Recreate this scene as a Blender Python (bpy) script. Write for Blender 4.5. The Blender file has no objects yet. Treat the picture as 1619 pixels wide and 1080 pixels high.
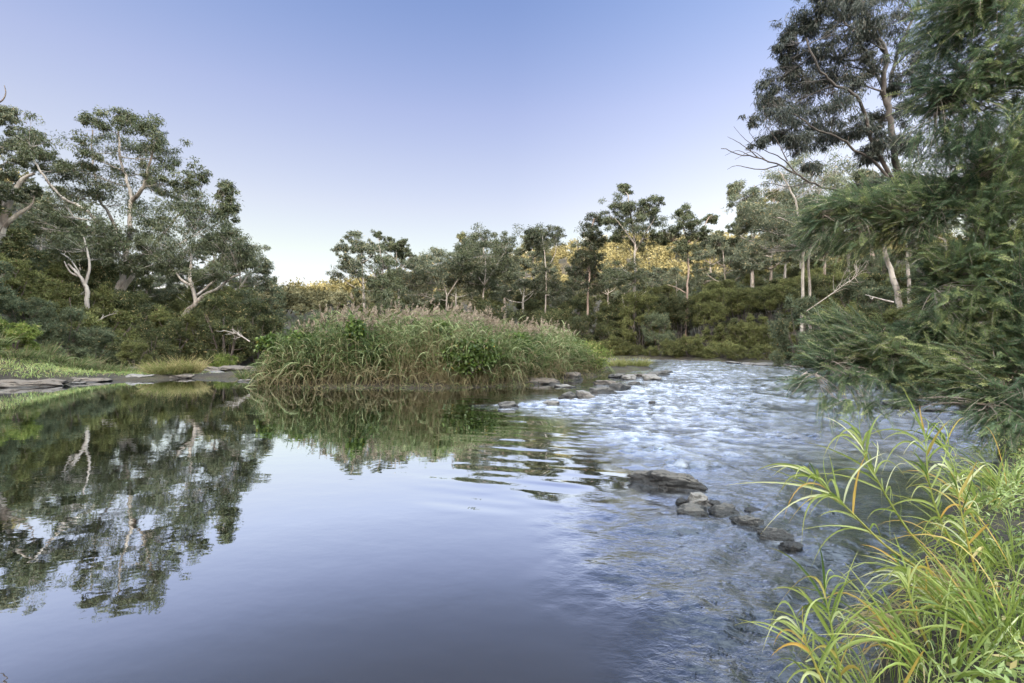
import bpy, math, random
import numpy as np

R = np.random.default_rng(11)
random.seed(5)
F, CX, CY, H = 765.0, 809.5, 540.0, 1.6      # focal length and centre in photo pixels, eye height
scene = bpy.context.scene
COL = scene.collection


def P(px, py, Y):
    return np.array([(px - CX) / F * Y, Y, H - (py - CY) / F * Y])


def G(px, py, z=0.0):
    Y = (H - z) * F / (py - CY)
    return np.array([(px - CX) / F * Y, Y, z])


def sstep(a, b, x):
    t = np.clip((np.asarray(x, float) - a) / (b - a), 0, 1)
    return t * t * (3 - 2 * t)


def unit(v):
    v = np.asarray(v, float)
    return v / np.maximum(np.linalg.norm(v, axis=-1, keepdims=True), 1e-9)


# ---------------------------------------------------------------- value noise
def _hash(ix, iy, iz, seed):
    n = (ix * 374761393 + iy * 668265263 + iz * 2147483647 + seed * 974634777) & 0xFFFFFFFF
    n = ((n ^ (n >> 13)) * 1274126177) & 0xFFFFFFFF
    n = ((n ^ (n >> 16)) * 2246822519) & 0xFFFFFFFF
    return ((n ^ (n >> 15)) & 0xFFFFFF) / float(0xFFFFFF)


def noise3(p, seed=0):
    p = np.asarray(p, float)
    i = np.floor(p).astype(np.int64)
    f = p - i
    f = f * f * (3 - 2 * f)
    x, y, z = i[..., 0], i[..., 1], i[..., 2]
    r = 0
    for dx in (0, 1):
        for dy in (0, 1):
            for dz in (0, 1):
                w = (f[..., 0] if dx else 1 - f[..., 0]) * (f[..., 1] if dy else 1 - f[..., 1]) * (f[..., 2] if dz else 1 - f[..., 2])
                r = r + w * _hash(x + dx, y + dy, z + dz, seed)
    return r * 2 - 1


def fbm(p, octv=4, seed=0):
    r, a, s = 0, 1.0, 1.0
    for k in range(octv):
        r = r + a * noise3(np.asarray(p) * s, seed + k)
        a *= 0.5
        s *= 2.03
    return r


# ---------------------------------------------------------------- mesh helpers
class Geo:
    """collects quads with two point attributes (tint, dry) and links them as one mesh object"""

    def __init__(self):
        self.v, self.f, self.t, self.d, self.n = [], [], [], [], 0

    def add(self, v, f, tint=0.5, dry=0.0):
        v = np.asarray(v, float).reshape(-1, 3)
        self.v.append(v)
        self.f.append(np.asarray(f, np.int64).reshape(-1, 4) + self.n)
        self.t.append(np.broadcast_to(np.asarray(tint, float), (len(v),)))
        self.d.append(np.broadcast_to(np.asarray(dry, float), (len(v),)))
        self.n += len(v)

    def data(self, name, mat, offset=None, smooth=False):
        v = np.concatenate(self.v)
        if offset is not None:
            v = v - np.asarray(offset)
        f = np.concatenate(self.f)
        return raw_mesh(name, v, f, mat, smooth, tint=np.concatenate(self.t), dry=np.concatenate(self.d))

    def build(self, name, mat, parent=None, offset=None, smooth=False):
        o = bpy.data.objects.new(name, self.data(name, mat, offset, smooth))
        COL.objects.link(o)
        if parent is not None:
            o.parent = parent
        return o


def raw_mesh(name, v, f, mat, smooth=False, **attrs):
    me = bpy.data.meshes.new(name)
    k = f.shape[1]
    me.vertices.add(len(v))
    me.vertices.foreach_set("co", np.ascontiguousarray(v, np.float32).ravel())
    me.loops.add(f.size)
    me.loops.foreach_set("vertex_index", np.ascontiguousarray(f, np.int32).ravel())
    me.polygons.add(len(f))
    me.polygons.foreach_set("loop_start", np.arange(0, f.size, k, dtype=np.int32))
    me.polygons.foreach_set("loop_total", np.full(len(f), k, np.int32))
    if smooth:
        me.polygons.foreach_set("use_smooth", np.ones(len(f), bool))
    for n, a in attrs.items():
        at = me.attributes.new(n, "FLOAT", "POINT")
        at.data.foreach_set("value", np.ascontiguousarray(a, np.float32))
    me.materials.append(mat)
    me.update(calc_edges=True)
    return me


def tag(o, label=None, cat=None, group=None, kind=None):
    if label: o["label"] = label
    if cat: o["category"] = cat
    if group: o["group"] = group
    if kind: o["kind"] = kind
    return o


def thing(name, loc, label, cat, group=None):
    o = bpy.data.objects.new(name, None)
    o.empty_display_size = 0.2
    o.location = [float(q) for q in loc]
    COL.objects.link(o)
    return tag(o, label, cat, group)


def dup(root, loc, rot, sc, label, group=None):
    r = root.copy()
    COL.objects.link(r)
    r.location = [float(q) for q in loc]
    r.rotation_euler = (0, 0, rot)
    r.scale = sc
    r["label"] = label
    if group: r["group"] = group
    for ch in root.children:
        c = ch.copy()
        COL.objects.link(c)
        c.parent = r
    return r


def grid_faces(nu, nv):
    a = (np.arange(nu - 1)[:, None] * nv + np.arange(nv - 1)[None, :]).ravel()
    return np.stack([a, a + nv, a + nv + 1, a + 1], 1)


def tube(g, pts, rad, sides=7, tint=0.5, dry=0.0, rough=0.0):
    pts = np.asarray(pts, float)
    rad = np.broadcast_to(np.asarray(rad, float), (len(pts),))
    t = unit(np.gradient(pts, axis=0))
    ref = np.array([0.31, 0.95, 0.05]) if abs(t[0, 2]) > 0.5 else np.array([0.05, 0.1, 1.0])
    a = unit(np.cross(t, ref))
    b = np.cross(t, a)
    th = np.linspace(0, 2 * np.pi, sides, endpoint=False)
    rr = rad[:, None] * (1 + rough * R.uniform(-1, 1, (len(pts), sides)))
    v = pts[:, None, :] + rr[..., None] * (np.cos(th)[None, :, None] * a[:, None, :] + np.sin(th)[None, :, None] * b[:, None, :])
    i = np.arange(len(pts) - 1)[:, None] * sides
    j = np.arange(sides)[None, :]
    f = np.stack([i + j, i + (j + 1) % sides, i + sides + (j + 1) % sides, i + sides + j], -1).reshape(-1, 4)
    g.add(v.reshape(-1, 3), f, tint, dry)


def spline(pts, n):
    pts = np.asarray(pts, float)
    if len(pts) == 2:
        t = np.linspace(0, 1, n)[:, None]
        return pts[0] * (1 - t) + pts[1] * t
    q = np.vstack([2 * pts[0] - pts[1], pts, 2 * pts[-1] - pts[-2]])
    u = np.linspace(0, len(pts) - 1 - 1e-6, n)
    k = u.astype(int)
    t = (u - k)[:, None]
    p0, p1, p2, p3 = q[k], q[k + 1], q[k + 2], q[k + 3]
    return 0.5 * (2 * p1 + (p2 - p0) * t + (2 * p0 - 5 * p1 + 4 * p2 - p3) * t ** 2 + (3 * p1 - p0 - 3 * p2 + p3) * t ** 3)


def leaves(g, c, d, n, L, W, tint, dry=0.0):
    """flat pointed leaves, one quad each"""
    c, d = np.asarray(c, float), unit(d)
    s = unit(np.cross(d, n))
    nn = np.cross(s, d)
    L = np.broadcast_to(np.asarray(L, float), (len(c),))[:, None]
    W = np.broadcast_to(np.asarray(W, float), (len(c),))[:, None]
    m = c + d * L * 0.45 + nn * L * 0.05
    v = np.stack([c, m + s * W / 2, c + d * L, m - s * W / 2], 1)
    f = np.arange(len(c) * 4).reshape(-1, 4)
    g.add(v, f, np.repeat(np.broadcast_to(tint, (len(c),)), 4), np.repeat(np.broadcast_to(dry, (len(c),)), 4))


def blades(g, p, d, L, W, bend, tint, dry=0.0, K=4, side=None, fold=0.0, prof=0.6, tipdry=0.0, drift=0.0):
    """curved strap leaves: p base, d first direction, bend how far the tip sags"""
    p, d = np.asarray(p, float), unit(d)
    N = len(p)
    L, W, bend = [np.broadcast_to(np.asarray(q, float), (N,))[:, None, None] for q in (L, W, bend)]
    t = np.linspace(0, 1, K + 1)[None, :, None]
    up = np.array([0, 0, 1.0])
    c = p[:, None] + d[:, None] * L * t * (1 - 0.25 * t * np.clip(bend, 0, 1)) - up * bend * L * t ** 2
    if drift:
        c = c + (R.normal(size=(N, 1, 3)) * np.array([1, 1, .3])) * drift * L * t ** 2
    tg = unit(np.gradient(c, axis=1))
    if side is None:
        side = R.normal(size=(N, 3))
    s = unit(np.cross(tg, np.broadcast_to(side[:, None], tg.shape)))
    w = W * np.maximum(np.minimum(1, 0.45 + 3 * t) * np.maximum(1 - t, 0) ** prof, 0.02)
    tint = np.broadcast_to(tint, (N,))
    dry = np.broadcast_to(dry, (N,))
    if fold:
        nn = np.cross(tg, s)
        v = np.stack([c + s * w / 2 + nn * w * fold, c, c - s * w / 2 + nn * w * fold], 2)
        m = 3
    else:
        v = np.stack([c + s * w / 2, c - s * w / 2], 2)
        m = 2
    base = (np.arange(N) * (K + 1) * m)[:, None, None]
    i = (np.arange(K) * m)[None, :, None]
    j = np.arange(m - 1)[None, None, :]
    a = base + i + j
    f = np.stack([a, a + 1, a + m + 1, a + m], -1).reshape(-1, 4)
    dd = np.clip(dry[:, None] + tipdry * t[0, :, 0][None, :] ** 4, 0, 1)
    g.add(v.reshape(-1, 3), f, np.repeat(tint, (K + 1) * m), np.repeat(dd.reshape(-1), m))


# ---------------------------------------------------------------- materials
def mat_new(name):
    m = bpy.data.materials.new(name)
    m.use_nodes = True
    nt = m.node_tree
    nt.nodes.clear()
    return m, nt, nt.nodes.new("ShaderNodeOutputMaterial")


def nd(nt, kind, **kw):
    n = nt.nodes.new(kind)
    for k, v in kw.items():
        if k in n.inputs:
            n.inputs[k].default_value = v
        else:
            setattr(n, k, v)
    return n


def ramp(nt, stops, fac=None):
    r = nt.nodes.new("ShaderNodeValToRGB")
    e = r.color_ramp.elements
    while len(e) > 1:
        e.remove(e[-1])
    for i, (p, c) in enumerate(stops):
        q = e[0] if i == 0 else e.new(p)
        q.position = p
        q.color = (*c, 1) if len(c) == 3 else c
    if fac is not None:
        nt.links.new(fac, r.inputs[0])
    return r


def leaf_mat(name, stops, dry=(0.35, 0.27, 0.13), trans=0.3, gloss=0.035, rough=0.4, vary=0.25):
    m, nt, out = mat_new(name)
    L = nt.links.new
    at = nd(nt, "ShaderNodeAttribute", attribute_name="tint")
    ad = nd(nt, "ShaderNodeAttribute", attribute_name="dry")
    rp = ramp(nt, stops, at.outputs["Fac"])
    mx = nd(nt, "ShaderNodeMix", data_type="RGBA")
    L(ad.outputs["Fac"], mx.inputs["Factor"])
    L(rp.outputs[0], mx.inputs["A"])
    mx.inputs["B"].default_value = (*dry, 1)
    oi = nd(nt, "ShaderNodeObjectInfo")
    mr = nd(nt, "ShaderNodeMapRange")
    L(oi.outputs["Random"], mr.inputs[0])
    mr.inputs[3].default_value = 1 - vary
    mr.inputs[4].default_value = 1 + vary
    hs = nd(nt, "ShaderNodeHueSaturation")
    L(mr.outputs[0], hs.inputs["Value"])
    L(mx.outputs["Result"], hs.inputs["Color"])
    df = nd(nt, "ShaderNodeBsdfDiffuse")
    tr = nd(nt, "ShaderNodeBsdfTranslucent")
    L(hs.outputs[0], df.inputs[0])
    L(hs.outputs[0], tr.inputs[0])
    a = nd(nt, "ShaderNodeMixShader")
    a.inputs[0].default_value = trans
    L(df.outputs[0], a.inputs[1]); L(tr.outputs[0], a.inputs[2])
    gl = nd(nt, "ShaderNodeBsdfGlossy")
    gl.inputs["Roughness"].default_value = rough
    gl.inputs["Color"].default_value = (0.6, 0.6, 0.6, 1)
    b = nd(nt, "ShaderNodeMixShader")
    b.inputs[0].default_value = gloss
    L(a.outputs[0], b.inputs[1]); L(gl.outputs[0], b.inputs[2])
    L(b.outputs[0], out.inputs[0])
    return m


def bark_mat(name, pale, dark, scale=2.0, lo=0.4, hi=0.6, stretch=0.25):
    m, nt, out = mat_new(name)
    L = nt.links.new
    tc = nd(nt, "ShaderNodeTexCoord")
    mp = nd(nt, "ShaderNodeMapping")
    mp.inputs["Scale"].default_value = (1, 1, stretch)
    L(tc.outputs["Object"], mp.inputs[0])
    n1 = nd(nt, "ShaderNodeTexNoise", Scale=scale, Detail=6.0, Roughness=0.65)
    L(mp.outputs[0], n1.inputs["Vector"])
    rp = ramp(nt, [(lo, dark), (hi, pale)], n1.outputs[0])
    n2 = nd(nt, "ShaderNodeTexNoise", Scale=scale * 9, Detail=4.0)
    L(mp.outputs[0], n2.inputs["Vector"])
    bp = nd(nt, "ShaderNodeBump", Strength=0.5, Distance=0.03)
    L(n2.outputs[0], bp.inputs["Height"])
    ad = nd(nt, "ShaderNodeAttribute", attribute_name="dry")
    mx = nd(nt, "ShaderNodeMix", data_type="RGBA")
    L(ad.outputs["Fac"], mx.inputs["Factor"])
    L(rp.outputs[0], mx.inputs["A"])
    mx.inputs["B"].default_value = (*dark, 1)
    pr = nd(nt, "ShaderNodeBsdfPrincipled", Roughness=0.85)
    L(mx.outputs["Result"], pr.inputs["Base Color"])
    L(bp.outputs[0], pr.inputs["Normal"])
    L(pr.outputs[0], out.inputs[0])
    return m


M = {}
M["gum"] = leaf_mat("gum_leaves", [(0, (0.034, 0.045, 0.022)), (0.55, (0.080, 0.095, 0.046)), (1, (0.16, 0.17, 0.09))], dry=(0.10, 0.075, 0.05), gloss=0.042)
M["gumdark"] = leaf_mat("dark_gum_leaves", [(0, (0.022, 0.03, 0.024)), (0.6, (0.05, 0.058, 0.045)), (1, (0.10, 0.11, 0.085))], dry=(0.10, 0.075, 0.055), gloss=0.042)
M["gumgrey"] = leaf_mat("grey_gum_leaves", [(0, (0.06, 0.075, 0.045)), (0.6, (0.125, 0.14, 0.085)), (1, (0.21, 0.22, 0.145))], gloss=0.035)
M["tea"] = leaf_mat("tea_tree_leaves", [(0, (0.042, 0.048, 0.017)), (0.6, (0.122, 0.134, 0.048)), (1, (0.24, 0.24, 0.092))], dry=(0.12, 0.08, 0.05), gloss=0.017)
M["dark"] = leaf_mat("dark_shrub_leaves", [(0, (0.030, 0.036, 0.016)), (0.6, (0.072, 0.084, 0.034)), (1, (0.14, 0.15, 0.065))], gloss=0.021)
M["blue"] = leaf_mat("blue_shrub_leaves", [(0, (0.05, 0.065, 0.036)), (0.6, (0.11, 0.135, 0.078)), (1, (0.19, 0.22, 0.13))], gloss=0.021)
M["bright"] = leaf_mat("bright_shrub_leaves", [(0, (0.06, 0.085, 0.02)), (0.6, (0.13, 0.17, 0.04)), (1, (0.22, 0.27, 0.07))], gloss=0.021)
M["hillleaf"] = leaf_mat("hill_tree_leaves", [(0, (0.045, 0.046, 0.024)), (0.6, (0.125, 0.118, 0.062)), (1, (0.22, 0.205, 0.12))], gloss=0.010, trans=0.2)
M["wattle"] = leaf_mat("wattle_leaves", [(0, (0.055, 0.09, 0.055)), (0.5, (0.145, 0.205, 0.108)), (0.8, (0.235, 0.29, 0.12)), (1, (0.46, 0.48, 0.21))], gloss=0.028, trans=0.42)
M["reed"] = leaf_mat("reed_leaves", [(0, (0.030, 0.052, 0.016)), (0.55, (0.095, 0.13, 0.045)), (1, (0.25, 0.29, 0.145))], dry=(0.23, 0.185, 0.11), gloss=0.021, vary=0.05)
M["plume"] = leaf_mat("reed_plumes", [(0, (0.19, 0.155, 0.115)), (1, (0.40, 0.335, 0.26))], gloss=0.000, vary=0.05)
M["vine"] = leaf_mat("vine_leaves", [(0, (0.03, 0.056, 0.012)), (0.6, (0.075, 0.122, 0.025)), (1, (0.17, 0.23, 0.055))], dry=(0.4, 0.33, 0.08), gloss=0.035)
M["grass"] = leaf_mat("tussock_blades", [(0, (0.08, 0.10, 0.03)), (0.5, (0.17, 0.19, 0.06)), (1, (0.32, 0.32, 0.13))], dry=(0.42, 0.33, 0.18), gloss=0.017, vary=0.1)
M["sedge"] = leaf_mat("sedge_blades", [(0, (0.075, 0.13, 0.022)), (0.5, (0.22, 0.285, 0.06)), (0.85, (0.36, 0.43, 0.15)), (1, (0.58, 0.61, 0.36))], dry=(0.52, 0.33, 0.08), gloss=0.042, rough=0.35, vary=0.05)
M["herb"] = leaf_mat("herb_leaves", [(0, (0.09, 0.14, 0.04)), (0.5, (0.20, 0.27, 0.085)), (1, (0.40, 0.46, 0.20))], dry=(0.45, 0.36, 0.17), gloss=0.028, vary=0.05)
M["white_bark"] = bark_mat("white_gum_bark", (0.37, 0.335, 0.29), (0.10, 0.08, 0.065), 1.6, 0.36, 0.60)
M["grey_bark"] = bark_mat("grey_gum_bark", (0.42, 0.36, 0.30), (0.13, 0.10, 0.08), 1.4, 0.35, 0.65)
M["brown_bark"] = bark_mat("brown_gum_bark", (0.085, 0.073, 0.062), (0.035, 0.03, 0.026), 2.0, 0.35, 0.65)
M["dark_bark"] = bark_mat("dark_shrub_bark", (0.13, 0.10, 0.08), (0.05, 0.04, 0.035), 3.0, 0.35, 0.65)
M["dead_bark"] = bark_mat("bleached_dead_wood", (0.33, 0.30, 0.265), (0.14, 0.115, 0.10), 2.0, 0.3, 0.6)
M["pink_bark"] = bark_mat("pink_gum_bark", (0.30, 0.225, 0.175), (0.12, 0.085, 0.065), 1.2, 0.32, 0.6)

# ---------------------------------------------------------------- the lie of the land
WATER = np.array([(-70, -40), (-50, 8), (-24, 15.6), (-19.5, 16.6), (-17.6, 17.6), (-16.6, 19.2), (-14.3, 21.0), (-11.4, 21.1), (-9.8, 20),
                  (-8.9, 17.3), (-6.5, 16.7), (-4.7, 16.8), (-1.3, 17), (0.2, 17.6), (1.4, 19), (3, 21.2), (4.8, 23.6), (6.4, 25.6), (8, 27.8),
                  (8.3, 30), (6, 33), (2, 36), (0, 39), (2, 43), (6, 45), (11, 44.2), (14.6, 41.2), (17.2, 38), (19, 32.5), (18, 27),
                  (15, 20), (12.3, 14.6), (10.4, 11.2), (8.5, 8.6), (6.2, 6.1), (4.3, 4.7), (2.9, 3.45), (1.95, 2.6), (1.35, 1.7),
                  (0.7, 0.3), (-2, -0.8), (-6, -6), (-10, -40)], float)


def poly_sd(x, y, poly):
    """signed distance to a polygon, positive outside"""
    x = np.asarray(x, float); y = np.asarray(y, float)
    d2 = np.full(x.shape, 1e18)
    ins = np.zeros(x.shape, bool)
    n = len(poly)
    for i in range(n):
        ax, ay = poly[i]; bx, by = poly[(i + 1) % n]
        ex, ey = bx - ax, by - ay
        t = np.clip(((x - ax) * ex + (y - ay) * ey) / (ex * ex + ey * ey), 0, 1)
        d2 = np.minimum(d2, (x - ax - t * ex) ** 2 + (y - ay - t * ey) ** 2)
        c = ((ay > y) != (by > y))
        ins ^= c & (x < ex * (y - ay) / (ey if ey else 1e-9) + ax)
    d = np.sqrt(d2)
    return np.where(ins, -d, d)


def land_z(x, y):
    x = np.asarray(x, float); y = np.asarray(y, float)
    xyz = np.stack([x, y, 0 * x], -1)
    d = poly_sd(x, y, WATER) + 0.25 * noise3(xyz * 0.9, 3) * sstep(5, 9, y)
    z = np.where(d > 0, 0.20 * (1 - np.exp(-np.maximum(d, 0) / 0.35)) + 0.03 * np.clip(d, 0, 30), np.maximum(d * 0.45, -0.8))
    lo = sstep(0, 5, d)
    r = -x - 0.8 * y - 5.5
    left = np.clip(np.log1p(np.exp(np.clip(r * 0.5, -30, 30))) / 0.5 * 1.5, 0, 26) * sstep(0, 3, d) * sstep(-60, -20, y)
    z = z + left
    z = z + lo * (0.10 * np.clip(y - 46, 0, 60))
    X = [-420, -150, -95, -72, -37, -3, 30, 58, 98, 150, 260, 500]
    Z = [10, 8, 6, 12, 22, 31, 37, 41, 37, 34, 36, 40]
    s = sstep(90, 255, y)
    z = z + np.interp(x, X, Z) * s * (1 - 0.4 * sstep(300, 600, y))
    z = z + 26 * np.exp(-((y - 520) / 130) ** 2) * sstep(60, -60, x)
    z = z + (54 + 10 * sstep(30, 80, x)) * sstep(-70, -160, y)             # the ridge behind the photographer that shades the valley
    right = np.clip((x - 14 - 0.12 * y) * 0.22, 0, 12) * sstep(0, 6, d) * sstep(-50, 0, y) * (1 - s)
    z = z + right
    z = z + lo * fbm(xyz * 0.06, 3, 9) * 0.5 * np.clip(1 + y / 120, 1, 6) * sstep(6, 20, np.abs(y))
    z = z + sstep(-0.3, 0.6, d) * fbm(xyz * 1.1, 3, 5) * 0.05
    return z


def lz(x, y):
    return float(land_z(np.array([x]), np.array([y]))[0])


def steps(*seg):
    out = [seg[0][0]]
    for a, b, s in seg:
        n = max(1, int(round((b - a) / s)))
        out += list(np.linspace(a, b, n + 1)[1:])
    return np.array(out)


gx = steps((-900, -120, 30), (-120, -40, 4), (-40, -24, 0.8), (-24, 22, 0.25), (22, 45, 0.8), (45, 130, 4), (130, 900, 30))
gy = steps((-700, -60, 25), (-60, -4, 3), (-4, 32, 0.25), (32, 60, 0.6), (60, 130, 2.5), (130, 600, 10), (600, 1600, 60))
XX, YY = np.meshgrid(gx, gy, indexing="ij")
ZZ = land_z(XX, YY)
ld = poly_sd(XX, YY, WATER)

m, nt, out = mat_new("soil_and_litter")
L = nt.links.new
tc = nd(nt, "ShaderNodeTexCoord")
n1 = nd(nt, "ShaderNodeTexNoise", Scale=0.7, Detail=8.0, Roughness=0.65)
n2 = nd(nt, "ShaderNodeTexNoise", Scale=14.0, Detail=6.0, Roughness=0.7)
L(tc.outputs["Object"], n1.inputs["Vector"]); L(tc.outputs["Object"], n2.inputs["Vector"])
r1 = ramp(nt, [(0.35, (0.016, 0.013, 0.009)), (0.52, (0.036, 0.029, 0.018)), (0.65, (0.042, 0.046, 0.016))], n1.outputs[0])
r2 = ramp(nt, [(0.3, (0.5, 0.5, 0.5)), (0.7, (1.5, 1.45, 1.3))], n2.outputs[0])
mx = nd(nt, "ShaderNodeMix", data_type="RGBA", blend_type="MULTIPLY")
mx.inputs["Factor"].default_value = 1
L(r1.outputs[0], mx.inputs["A"]); L(r2.outputs[0], mx.inputs["B"])
bp = nd(nt, "ShaderNodeBump", Strength=0.7, Distance=0.06)
L(n2.outputs[0], bp.inputs["Height"])
pr = nd(nt, "ShaderNodeBsdfPrincipled", Roughness=0.9)
L(mx.outputs["Result"], pr.inputs["Base Color"]); L(bp.outputs[0], pr.inputs["Normal"]); L(pr.outputs[0], out.inputs[0])
M["ground"] = m
gr = bpy.data.objects.new("ground", raw_mesh("ground", np.stack([XX, YY, ZZ], -1).reshape(-1, 3), grid_faces(len(gx), len(gy)), m, True))
COL.objects.link(gr)
tag(gr, "dark soil and leaf litter banks rising to hills", None, None, "structure")

# ---------------------------------------------------------------- water
# where the river breaks over the stones (world polygon, open to the right)
RIF = np.array([G(1046, 572)[:2], G(1010, 596)[:2], G(930, 622)[:2], G(800, 641)[:2], G(905, 664)[:2], G(965, 715)[:2], G(985, 770)[:2],
                G(940, 830)[:2], G(985, 900)[:2], G(1090, 985)[:2], G(1160, 1080)[:2], (0.9, 1.0), (4, 1.0), (14, 8), (24, 30), (19, 47), (4, 47), (4, 41), (8, 34)], float)
wx = steps((-70, -14, 2), (-14, -3, 0.25), (-3, 0, 0.06), (0, 9, 0.03), (9, 22, 0.1))
wy = steps((-40, 1, 2), (1, 1.8, 0.2), (1.8, 9, 0.03), (9, 26, 0.06), (26, 47, 0.16))
WX, WY = np.meshgrid(wx, wy, indexing="ij")
sd = -poly_sd(WX, WY, RIF)
xyz = np.stack([WX, WY, 0 * WX], -1)
wob = fbm(xyz * 0.7, 2, 21) * 0.5
rif = sstep(-0.2 - 0.06 * WY, 0.5 + 0.05 * WY, sd + wob * 0.8) * sstep(50, 46, WY)
rif = np.maximum(rif, 0.0)
# flow-aligned, stretched noise: streaks run across and slightly towards the camera
ca, sa = math.cos(math.radians(-18)), math.sin(math.radians(-18))
U, V = WX * ca + WY * sa, -WX * sa + WY * ca
w1 = fbm(np.stack([U * 3.6, V * 4.4, 0 * U], -1), 3, 31)
w2 = fbm(np.stack([U * 7.5, V * 9, 0 * U + 7], -1), 3, 41)
w0 = fbm(np.stack([U * 0.8, V * 1.3, 0 * U + 3], -1), 2, 61)
near = sstep(6.0, 3.6, WY)
AL, AC = 0.72 * WX + 0.69 * WY, -0.69 * WX + 0.72 * WY
w3 = near * (0.010 * fbm(np.stack([AL * 1.5, AC * 7.0, 0 * U + 2], -1), 3, 66) + 0.006 * fbm(np.stack([AL * 3.5, AC * 16.0, 0 * U + 5], -1), 2, 67))
disp = rif * (0.016 * w0 + 0.0135 * w1 * (1 + 0.6 * w0) + 0.004 * w2 + 0.9 * w3) * (1.0 + 0.3 * sstep(3, 10, WY))
# long rings spreading into the still pool from the lip
lip = np.exp(-((sd + 0.9) / 0.9) ** 2) * (sd < 0.8)
disp += 0.009 * lip * fbm(np.stack([U * 1.0 + 3, V * 3.4, 0 * U], -1), 2, 51) * sstep(4.0, 5.5, WY)
# standing bumps below the stone lines
for (px, py, a, rx, ry) in [(830, 640, .05, .6, .2), (1000, 655, .05, .7, .25), (1035, 712, .08, .45, .22), (1085, 735, .06, .5, .2), (1010, 690, .05, .6, .2),
                            (1130, 845, .02, .35, .12), (1290, 870, .03, .4, .12), (1220, 800, .04, .5, .2), (1120, 660, .05, .8, .25), (1250, 690, .05, .8, .2)]:
    c = G(px, py)
    disp += a * np.exp(-(((WX - c[0]) / rx) ** 2 + ((WY - c[1]) / ry) ** 2)) * (0.6 + 0.5 * w2)
foam = np.clip(rif * sstep(0.55, 1.3, w1 * 0.8 + w2 * 0.5), 0, 1) * 0.10 + rif * (0.02 + 0.98 * sstep(4.0, 10, WY)) * sstep(60, 30, WY) * np.clip(0.30 + 0.42 * w1 + 0.62 * w2 + 0.28 * w0, 0, 0.85) * (1 - 0.55 * sstep(.28, .75, WX / np.maximum(WY, 1)))  # foam flecks, plus a painted pale sheen for sky reflection on the far riffle
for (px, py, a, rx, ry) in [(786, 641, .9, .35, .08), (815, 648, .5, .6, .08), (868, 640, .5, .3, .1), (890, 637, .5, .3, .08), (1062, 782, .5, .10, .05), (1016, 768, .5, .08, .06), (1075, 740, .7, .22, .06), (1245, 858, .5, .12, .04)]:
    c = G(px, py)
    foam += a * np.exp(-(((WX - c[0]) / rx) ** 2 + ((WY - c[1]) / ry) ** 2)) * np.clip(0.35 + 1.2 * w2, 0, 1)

m, nt, out = mat_new("river_water")
L = nt.links.new
tc = nd(nt, "ShaderNodeTexCoord")
mp = nd(nt, "ShaderNodeMapping")
mp.inputs["Rotation"].default_value = (0, 0, math.radians(18))
mp.inputs["Scale"].default_value = (1.0, 1.5, 1)
L(tc.outputs["Object"], mp.inputs[0])
na = nd(nt, "ShaderNodeTexNoise", Scale=14.0, Detail=4.0, Roughness=0.55, Distortion=0.6)
L(mp.outputs[0], na.inputs["Vector"])
ar = nd(nt, "ShaderNodeAttribute", attribute_name="rif")
af = nd(nt, "ShaderNodeAttribute", attribute_name="foam")
b1 = nd(nt, "ShaderNodeBump", Distance=0.05)
mr = nd(nt, "ShaderNodeMapRange")
L(ar.outputs["Fac"], mr.inputs[0]); mr.inputs[3].default_value = 0.0; mr.inputs[4].default_value = 0.28
L(mr.outputs[0], b1.inputs["Strength"]); L(na.outputs[0], b1.inputs["Height"])
np_ = nd(nt, "ShaderNodeTexNoise", Scale=2.2, Detail=3.0, Roughness=0.5)
L(mp.outputs[0], np_.inputs["Vector"])
b2 = nd(nt, "ShaderNodeBump", Strength=0.035, Distance=0.05)
L(np_.outputs[0], b2.inputs["Height"]); L(b1.outputs[0], b2.inputs["Normal"])
lw = nd(nt, "ShaderNodeLayerWeight", Blend=0.5)
L(b2.outputs[0], lw.inputs["Normal"])
fr = ramp(nt, [(0.0, (.06,) * 3), (.35, (.09,) * 3), (.46, (.21,) * 3), (.52, (.34,) * 3), (.60, (.68,) * 3), (.68, (.97,) * 3), (.85, (.98,) * 3)], lw.outputs["Facing"])
df = nd(nt, "ShaderNodeBsdfDiffuse")
bc = ramp(nt, [(0.0, (0.021, 0.017, 0.011)), (0.7, (0.006, 0.007, 0.009))], ar.outputs["Fac"])
L(bc.outputs[0], df.inputs[0])
gl = nd(nt, "ShaderNodeBsdfGlossy", Roughness=0.035)
gl.inputs["Color"].default_value = (0.93, 0.965, 1.0, 1)
L(b2.outputs[0], gl.inputs["Normal"])
mrr = nd(nt, "ShaderNodeMapRange")
L(ar.outputs["Fac"], mrr.inputs[0]); mrr.inputs[3].default_value = 0.015; mrr.inputs[4].default_value = 0.08
L(mrr.outputs[0], gl.inputs["Roughness"])
ms = nd(nt, "ShaderNodeMixShader")
L(fr.outputs[0], ms.inputs[0]); L(df.outputs[0], ms.inputs[1]); L(gl.outputs[0], ms.inputs[2])
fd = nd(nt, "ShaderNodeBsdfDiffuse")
fd.inputs[0].default_value = (0.66, 0.70, 0.78, 1)  # foam colour, also used for the painted sky sheen
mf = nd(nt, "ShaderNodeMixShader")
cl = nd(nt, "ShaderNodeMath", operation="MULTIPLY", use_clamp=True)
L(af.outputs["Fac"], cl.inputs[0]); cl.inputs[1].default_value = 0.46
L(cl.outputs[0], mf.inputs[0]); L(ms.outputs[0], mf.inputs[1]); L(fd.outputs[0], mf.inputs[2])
L(mf.outputs[0], out.inputs[0])
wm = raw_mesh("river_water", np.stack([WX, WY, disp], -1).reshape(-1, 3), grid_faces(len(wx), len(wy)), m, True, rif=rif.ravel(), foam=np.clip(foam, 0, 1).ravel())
wo = bpy.data.objects.new("river_water", wm)
COL.objects.link(wo)
tag(wo, "river with a still reflecting pool and a rippled riffle", None, None, "structure")


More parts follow.
